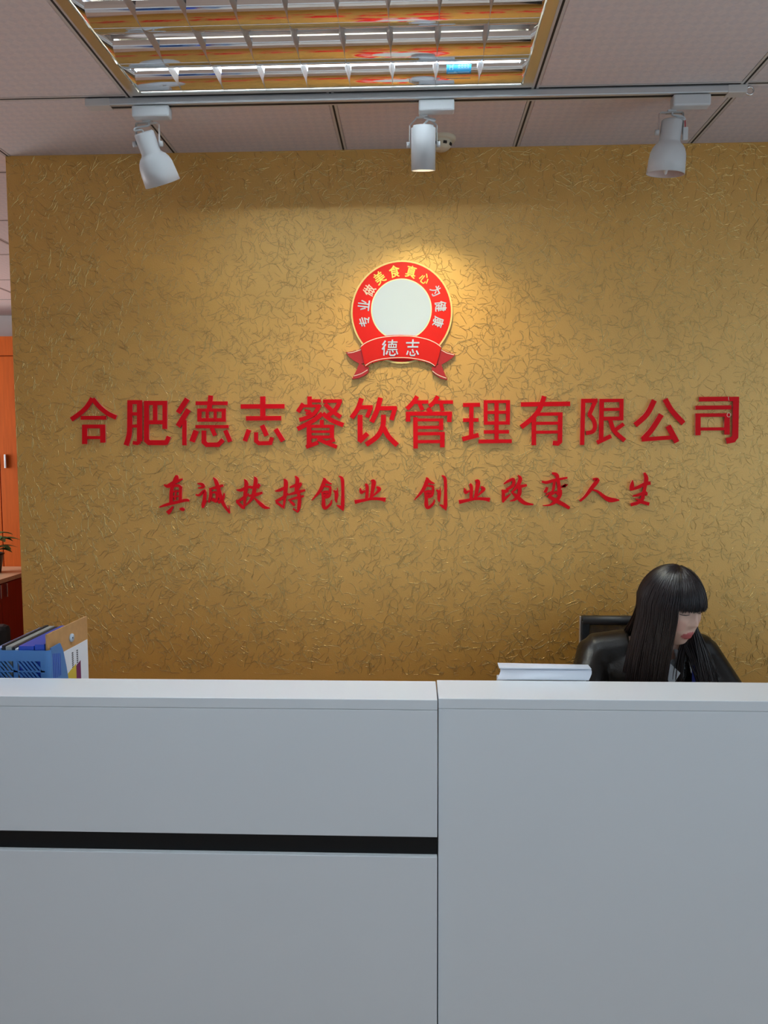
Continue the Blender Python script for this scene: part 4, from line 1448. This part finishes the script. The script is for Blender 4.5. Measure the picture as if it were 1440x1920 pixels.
person = empty('person', (1.58, -.34, 0), 'woman with long black hair and fringe in a dark leather jacket, seated looking down', 'person')
bmb = MB()
hv, hf = head_mesh()
bmb.add(hv, hf, True, HM)
nk0 = HM @ Vector((0, .028, -.070))
nk1 = Vector((1.583, -.405, .955))
bmb.tube([HM @ Vector((0, .02, -.03)), nk0, nk0.lerp(nk1, .5), nk1, nk1 + Vector((0, .01, -.05))], [.046, .050, .049, .056, .07], 20)
torso(bmb, -.012)
for i in (0, 1):
    arm(bmb, i, -.008)
    hand(bmb, i)
    sg = -1 if i == 0 else 1
    hip = Vector((1.58 + sg * .085, -.36, .535))
    kn = Vector((1.58 + sg * .10, -.80, .53))
    an = Vector((1.58 + sg * .10, -.74, .10))
    bmb.tube([hip + Vector((0, .06, 0)), hip, hip.lerp(kn, .5), kn, kn.lerp(an, .35), kn.lerp(an, .75), an], [.07, .078, .068, .052, .052, .036, .032], 16)
    bmb.tube([an + Vector((0, .05, -.055)), an + Vector((0, -.02, -.05)), an + Vector((0, -.10, -.065)), an + Vector((0, -.17, -.07))], [.034, .042, .036, .022], 12)
bme = remeshed(bmb, 'body', .0042, 1)
SKIN = mat('skin', (.62, .40, .31), .5, 0, .4)
nn_, ll_, bb_ = nodes(SKIN)
at_ = nn_.new('ShaderNodeAttribute')
at_.attribute_name = 'tone'
ll_.new(at_.outputs['Color'], bb_.inputs['Base Color'])
nvb = len(bme.vertices)
co = np.empty(nvb * 3, 'f')
bme.vertices.foreach_get('co', co)
co = co.reshape(-1, 3).astype(float)
HI = np.array(HM.inverted())
lc_ = co @ HI[:3, :3].T + HI[:3, 3]
tone = np.tile(np.array([.66, .43, .34, 1.]), (nvb, 1))
front = (lc_[:, 1] < -.05)
lip = front & (np.abs(lc_[:, 2] + .0605) < .0115 * np.sqrt(np.clip(1 - (lc_[:, 0] / .025) ** 2, 0, 1)) + .0005) & (np.abs(lc_[:, 0]) < .025)
tone[lip] = (.46, .11, .11, 1)
ck_ = front & (((np.abs(lc_[:, 0]) - .042) / .02) ** 2 + ((lc_[:, 2] + .03) / .018) ** 2 < 1)
tone[ck_] = (.68, .40, .32, 1)
ca = bme.color_attributes.new('tone', 'FLOAT_COLOR', 'POINT')
ca.data.foreach_set('color', tone.astype('f').ravel())
bme.materials.append(SKIN)
body = link(bpy.data.objects.new('body', bme), person)
# eyelashes on lowered lids
for sx in (-1, 1):
    pts = []
    for u in np.linspace(-1, 1, 9):
        x = sx * .031 + u * .0145
        pts.append(HM @ Vector((x, -.0845 + .012 * (abs(x) / .045) ** 2 * 1.2, -.001 + .006 + .003 * u * u)))
    MB().tube(pts, [.0006, .001, .0012, .0013, .0014, .0013, .0012, .001, .0006], 6).build('eyelashes', HAIRM, body)

# shirt: closed body under the open jacket, with two collar leaves
sb = MB()
torso(sb, .004)
sme = remeshed(sb, 'shirt', .007, 2)
bm = bmesh.new()
bm.from_mesh(sme)
bmesh.ops.delete(bm, geom=[q for q in bm.verts if (q.co.z > .925 + .25 * abs(q.co.x - 1.585) and q.co.y < -.40 and abs(q.co.x - 1.585) < .05) or q.co.z > .962], context='VERTS')
bm.to_mesh(sme)
bm.free()
sme.materials.append(SHIRT)
shirt = link(bpy.data.objects.new('shirt', sme), person)
sol = shirt.modifiers.new('thickness', 'SOLIDIFY')
sol.thickness = .003


def flap(name, pts, m, parent, th=.003):
    mb_ = MB()
    k = len(pts)
    v = [tuple(p) for p in pts] + [(p[0], p[1] + th, p[2]) for p in pts]
    mb_.add(v, [tuple(range(k)), tuple(range(2 * k - 1, k - 1, -1))] + [(i, k + i, k + (i + 1) % k, (i + 1) % k) for i in range(k)])
    return mb_.build(name, m, parent)


def xzp(px, py, y):
    return Vector(aty(px, py, y))


flap('collar', [xzp(1238, 1228, -.472), xzp(1250, 1238, -.482), xzp(1276, 1262, -.498), xzp(1262, 1284, -.505), xzp(1246, 1270, -.495)], SHIRT, shirt)
flap('collar', [xzp(1300, 1215, -.468), xzp(1310, 1234, -.480), xzp(1314, 1270, -.495), xzp(1296, 1262, -.498), xzp(1292, 1236, -.485)], SHIRT, shirt)
flap('lanyard', [xzp(1298, 1248, -.500), xzp(1303, 1248, -.500), xzp(1305, 1300, -.506), xzp(1297, 1300, -.506)], LANY, person, .0015)

# jacket, open at the front
jb = MB()
torso(jb, .016)
for i in (0, 1):
    arm(jb, i, .013)
jme = remeshed(jb, 'jacket', .0065, 10)
bm = bmesh.new()
bm.from_mesh(jme)
kill = []
for q in bm.verts:
    x, y, z = q.co
    half = .018 + .062 * max(0, min(1, (z - .72) / .22))
    if (y < -.37 and abs(x - 1.590) < half) or (z > .966 and abs(x - 1.583) < .058) or z < .56:
        kill.append(q)
    elif min((Vector((x, y, z)) - WRI[k]).length for k in (0, 1)) < .052 and y < -.70:
        kill.append(q)
bmesh.ops.delete(bm, geom=kill, context='VERTS')
bm.to_mesh(jme)
bm.free()
jme.materials.append(LEATHER)
jk = link(bpy.data.objects.new('leather_jacket', jme), person)
sol = jk.modifiers.new('thickness', 'SOLIDIFY')
sol.thickness = .004
flap('lapel', [xzp(1230, 1222, -.470), xzp(1244, 1240, -.486), xzp(1256, 1290, -.510), xzp(1236, 1290, -.512), xzp(1216, 1256, -.49)], LEATHER, jk, .005)
flap('lapel', [xzp(1322, 1214, -.462), xzp(1312, 1236, -.482), xzp(1318, 1290, -.505), xzp(1338, 1290, -.505), xzp(1342, 1250, -.48)], LEATHER, jk, .005)

# trousers and shoes cover the hidden legs
tb = MB()
for sg in (-1, 1):
    hip = Vector((1.58 + sg * .085, -.36, .535))
    kn = Vector((1.58 + sg * .10, -.80, .53))
    an = Vector((1.58 + sg * .10, -.74, .11))
    tb.tube([hip + Vector((0, .09, 0)), hip, hip.lerp(kn, .5), kn, kn.lerp(an, .35), kn.lerp(an, .75), an], [.078, .088, .078, .062, .060, .050, .048], 16)
    fs = MB()
    fs.tube([an + Vector((0, .06, -.065)), an + Vector((0, .045, -.062)), an + Vector((0, -.02, -.058)), an + Vector((0, -.10, -.072)), an + Vector((0, -.18, -.078)), an + Vector((0, -.195, -.08))], [.03, .042, .050, .036, .028, .012], 14)
    fs.build('shoe', SHOE, person)
tme2 = remeshed(tb, 'trousers', .009, 2)
tme2.materials.append(TROUSER)
link(bpy.data.objects.new('trousers', tme2), person)

# hair: a cap under many long straight strands
cap = MB()
nu, nv = 48, 24


def scalp(az, el, infl=0.):
    """point of the hair surface in head space; az 0 = forward, el up"""
    dx, dy, dz = math.cos(el) * math.sin(az), -math.cos(el) * math.cos(az), math.sin(el)
    fr = .097 if dy < 0 else .106
    return Vector(((.081 + infl) * dx, (fr + infl) * dy, (.119 + infl) * dz))


v, f = [], []
for j in range(nv + 1):
    for i in range(nu):
        az = 2 * math.pi * i / nu
        a_ = abs((az + math.pi) % (2 * math.pi) - math.pi)
        lo = .22 if a_ < .85 else (.22 - .9 * min(1, (a_ - .85) / .6))
        el = math.pi / 2 + (lo - math.pi / 2) * j / nv
        v.append(HM @ scalp(az, el, -.003))
for j in range(nv):
    for i in range(nu):
        f.append((j * nu + i, j * nu + (i + 1) % nu, (j + 1) * nu + (i + 1) % nu, (j + 1) * nu + i))
hair = cap.add([tuple(q) for q in v], f, True).build('hair', HAIRM, person)

hs = MB()


def strand(pts, r0):
    k = len(pts)
    rad = [r0 * (1. if i < k - 3 else (.85, .6, .2)[i - k + 3]) for i in range(k)]
    hs.tube(pts, rad, 3, False, True)


def lerp(a, b_, t_):
    return a + (b_ - a) * t_


for i in range(2300):
    az = rng.uniform(-math.pi, math.pi)
    if i % 3 == 0:
        az = rng.uniform(-1.9, 1.0)
    lay = rng.uniform(0, 1)
    infl = .001 + .006 * lay + rng.normal(0, .0008)
    aa = abs(az)
    el0 = rng.uniform(1.15, 1.55)
    pts = []
    if -.74 < az < 1.40:
        zend = .021 + rng.normal(0, .0032) + .006 * (az / .9) ** 2 - .004 * (az < -.5) - .016 * max(0, (az - 1.) / .4)
        el_end = math.asin(max(-.9, min(.9, zend / .119)))
        for el in np.linspace(el0, el_end, 10):
            p = scalp(az + .015 * math.sin(7 * el + i), el, infl)
            p.z = p.z if el > .4 else p.z
            pts.append(HM @ p)
        strand(pts, rng.uniform(.0011, .0018))
        continue
    left = az < 0
    el_end = .10 if left else .05
    for el in np.linspace(el0, el_end, 9):
        pts.append(HM @ scalp(az + .01 * math.sin(5 * el + i), el, infl))
    p = pts[-1].copy()
    if left:
        q = min(1., (aa - .72) / 1.5)                     # 0 front lock .. 1 behind
        tx = lerp(1.574, 1.470, q) + rng.normal(0, .004)
        ty = lerp(-.548, -.455, q) - .010 * lay
        zend = rng.uniform(.79, .86)
        mid = Vector((lerp(p.x, tx, .42), lerp(p.y, ty, .55), 1.02))
        if q >= .99:
            ty = -.25 - .02 * lay + rng.normal(0, .01)
            tx = lerp(1.50, 1.62, (aa - 2.3) / .85) + rng.normal(0, .012)
            mid = Vector((lerp(p.x, tx, .5), lerp(p.y, ty, .6), 1.0))
    else:
        q = (aa - 1.40) / 1.74
        if q < .12:
            tx, ty = rng.uniform(1.612, 1.648), -.500 - .012 * lay
            mid = Vector((lerp(p.x, tx, .75), -.470, 1.00))
        elif q < .60:
            w_ = (q - .12) / .48
            tx = lerp(1.700, 1.775, rng.uniform(0, 1)) + rng.normal(0, .004)
            ty = -.528 - .012 * lay + .06 * (tx - 1.70) / .08
            mid = Vector((lerp(p.x, tx, .35) + .006, lerp(p.y, -.515, .9), 1.0))
        else:
            tx = lerp(1.72, 1.62, (q - .6) / .4) + rng.normal(0, .012)
            ty = -.25 - .02 * lay + rng.normal(0, .01)
            mid = Vector((lerp(p.x, tx, .5), lerp(p.y, ty, .6), 1.0))
        zend = rng.uniform(.79, .86)
    end = Vector((tx, ty, zend))
    c1 = Vector((p.x, p.y, lerp(p.z, mid.z, .55)))
    for u in np.linspace(0, 1, 11)[1:]:
        # cubic through a drop then the landing place
        a_ = p * (1 - u) ** 3 + c1 * 3 * u * (1 - u) ** 2 + mid * 3 * u * u * (1 - u) + end * u ** 3
        pts.append(a_)
    strand(pts, rng.uniform(.0011, .0019))
st_o = hs.build('hair_strands', HAIRM, hair)
st_o['kind'] = 'stuff'
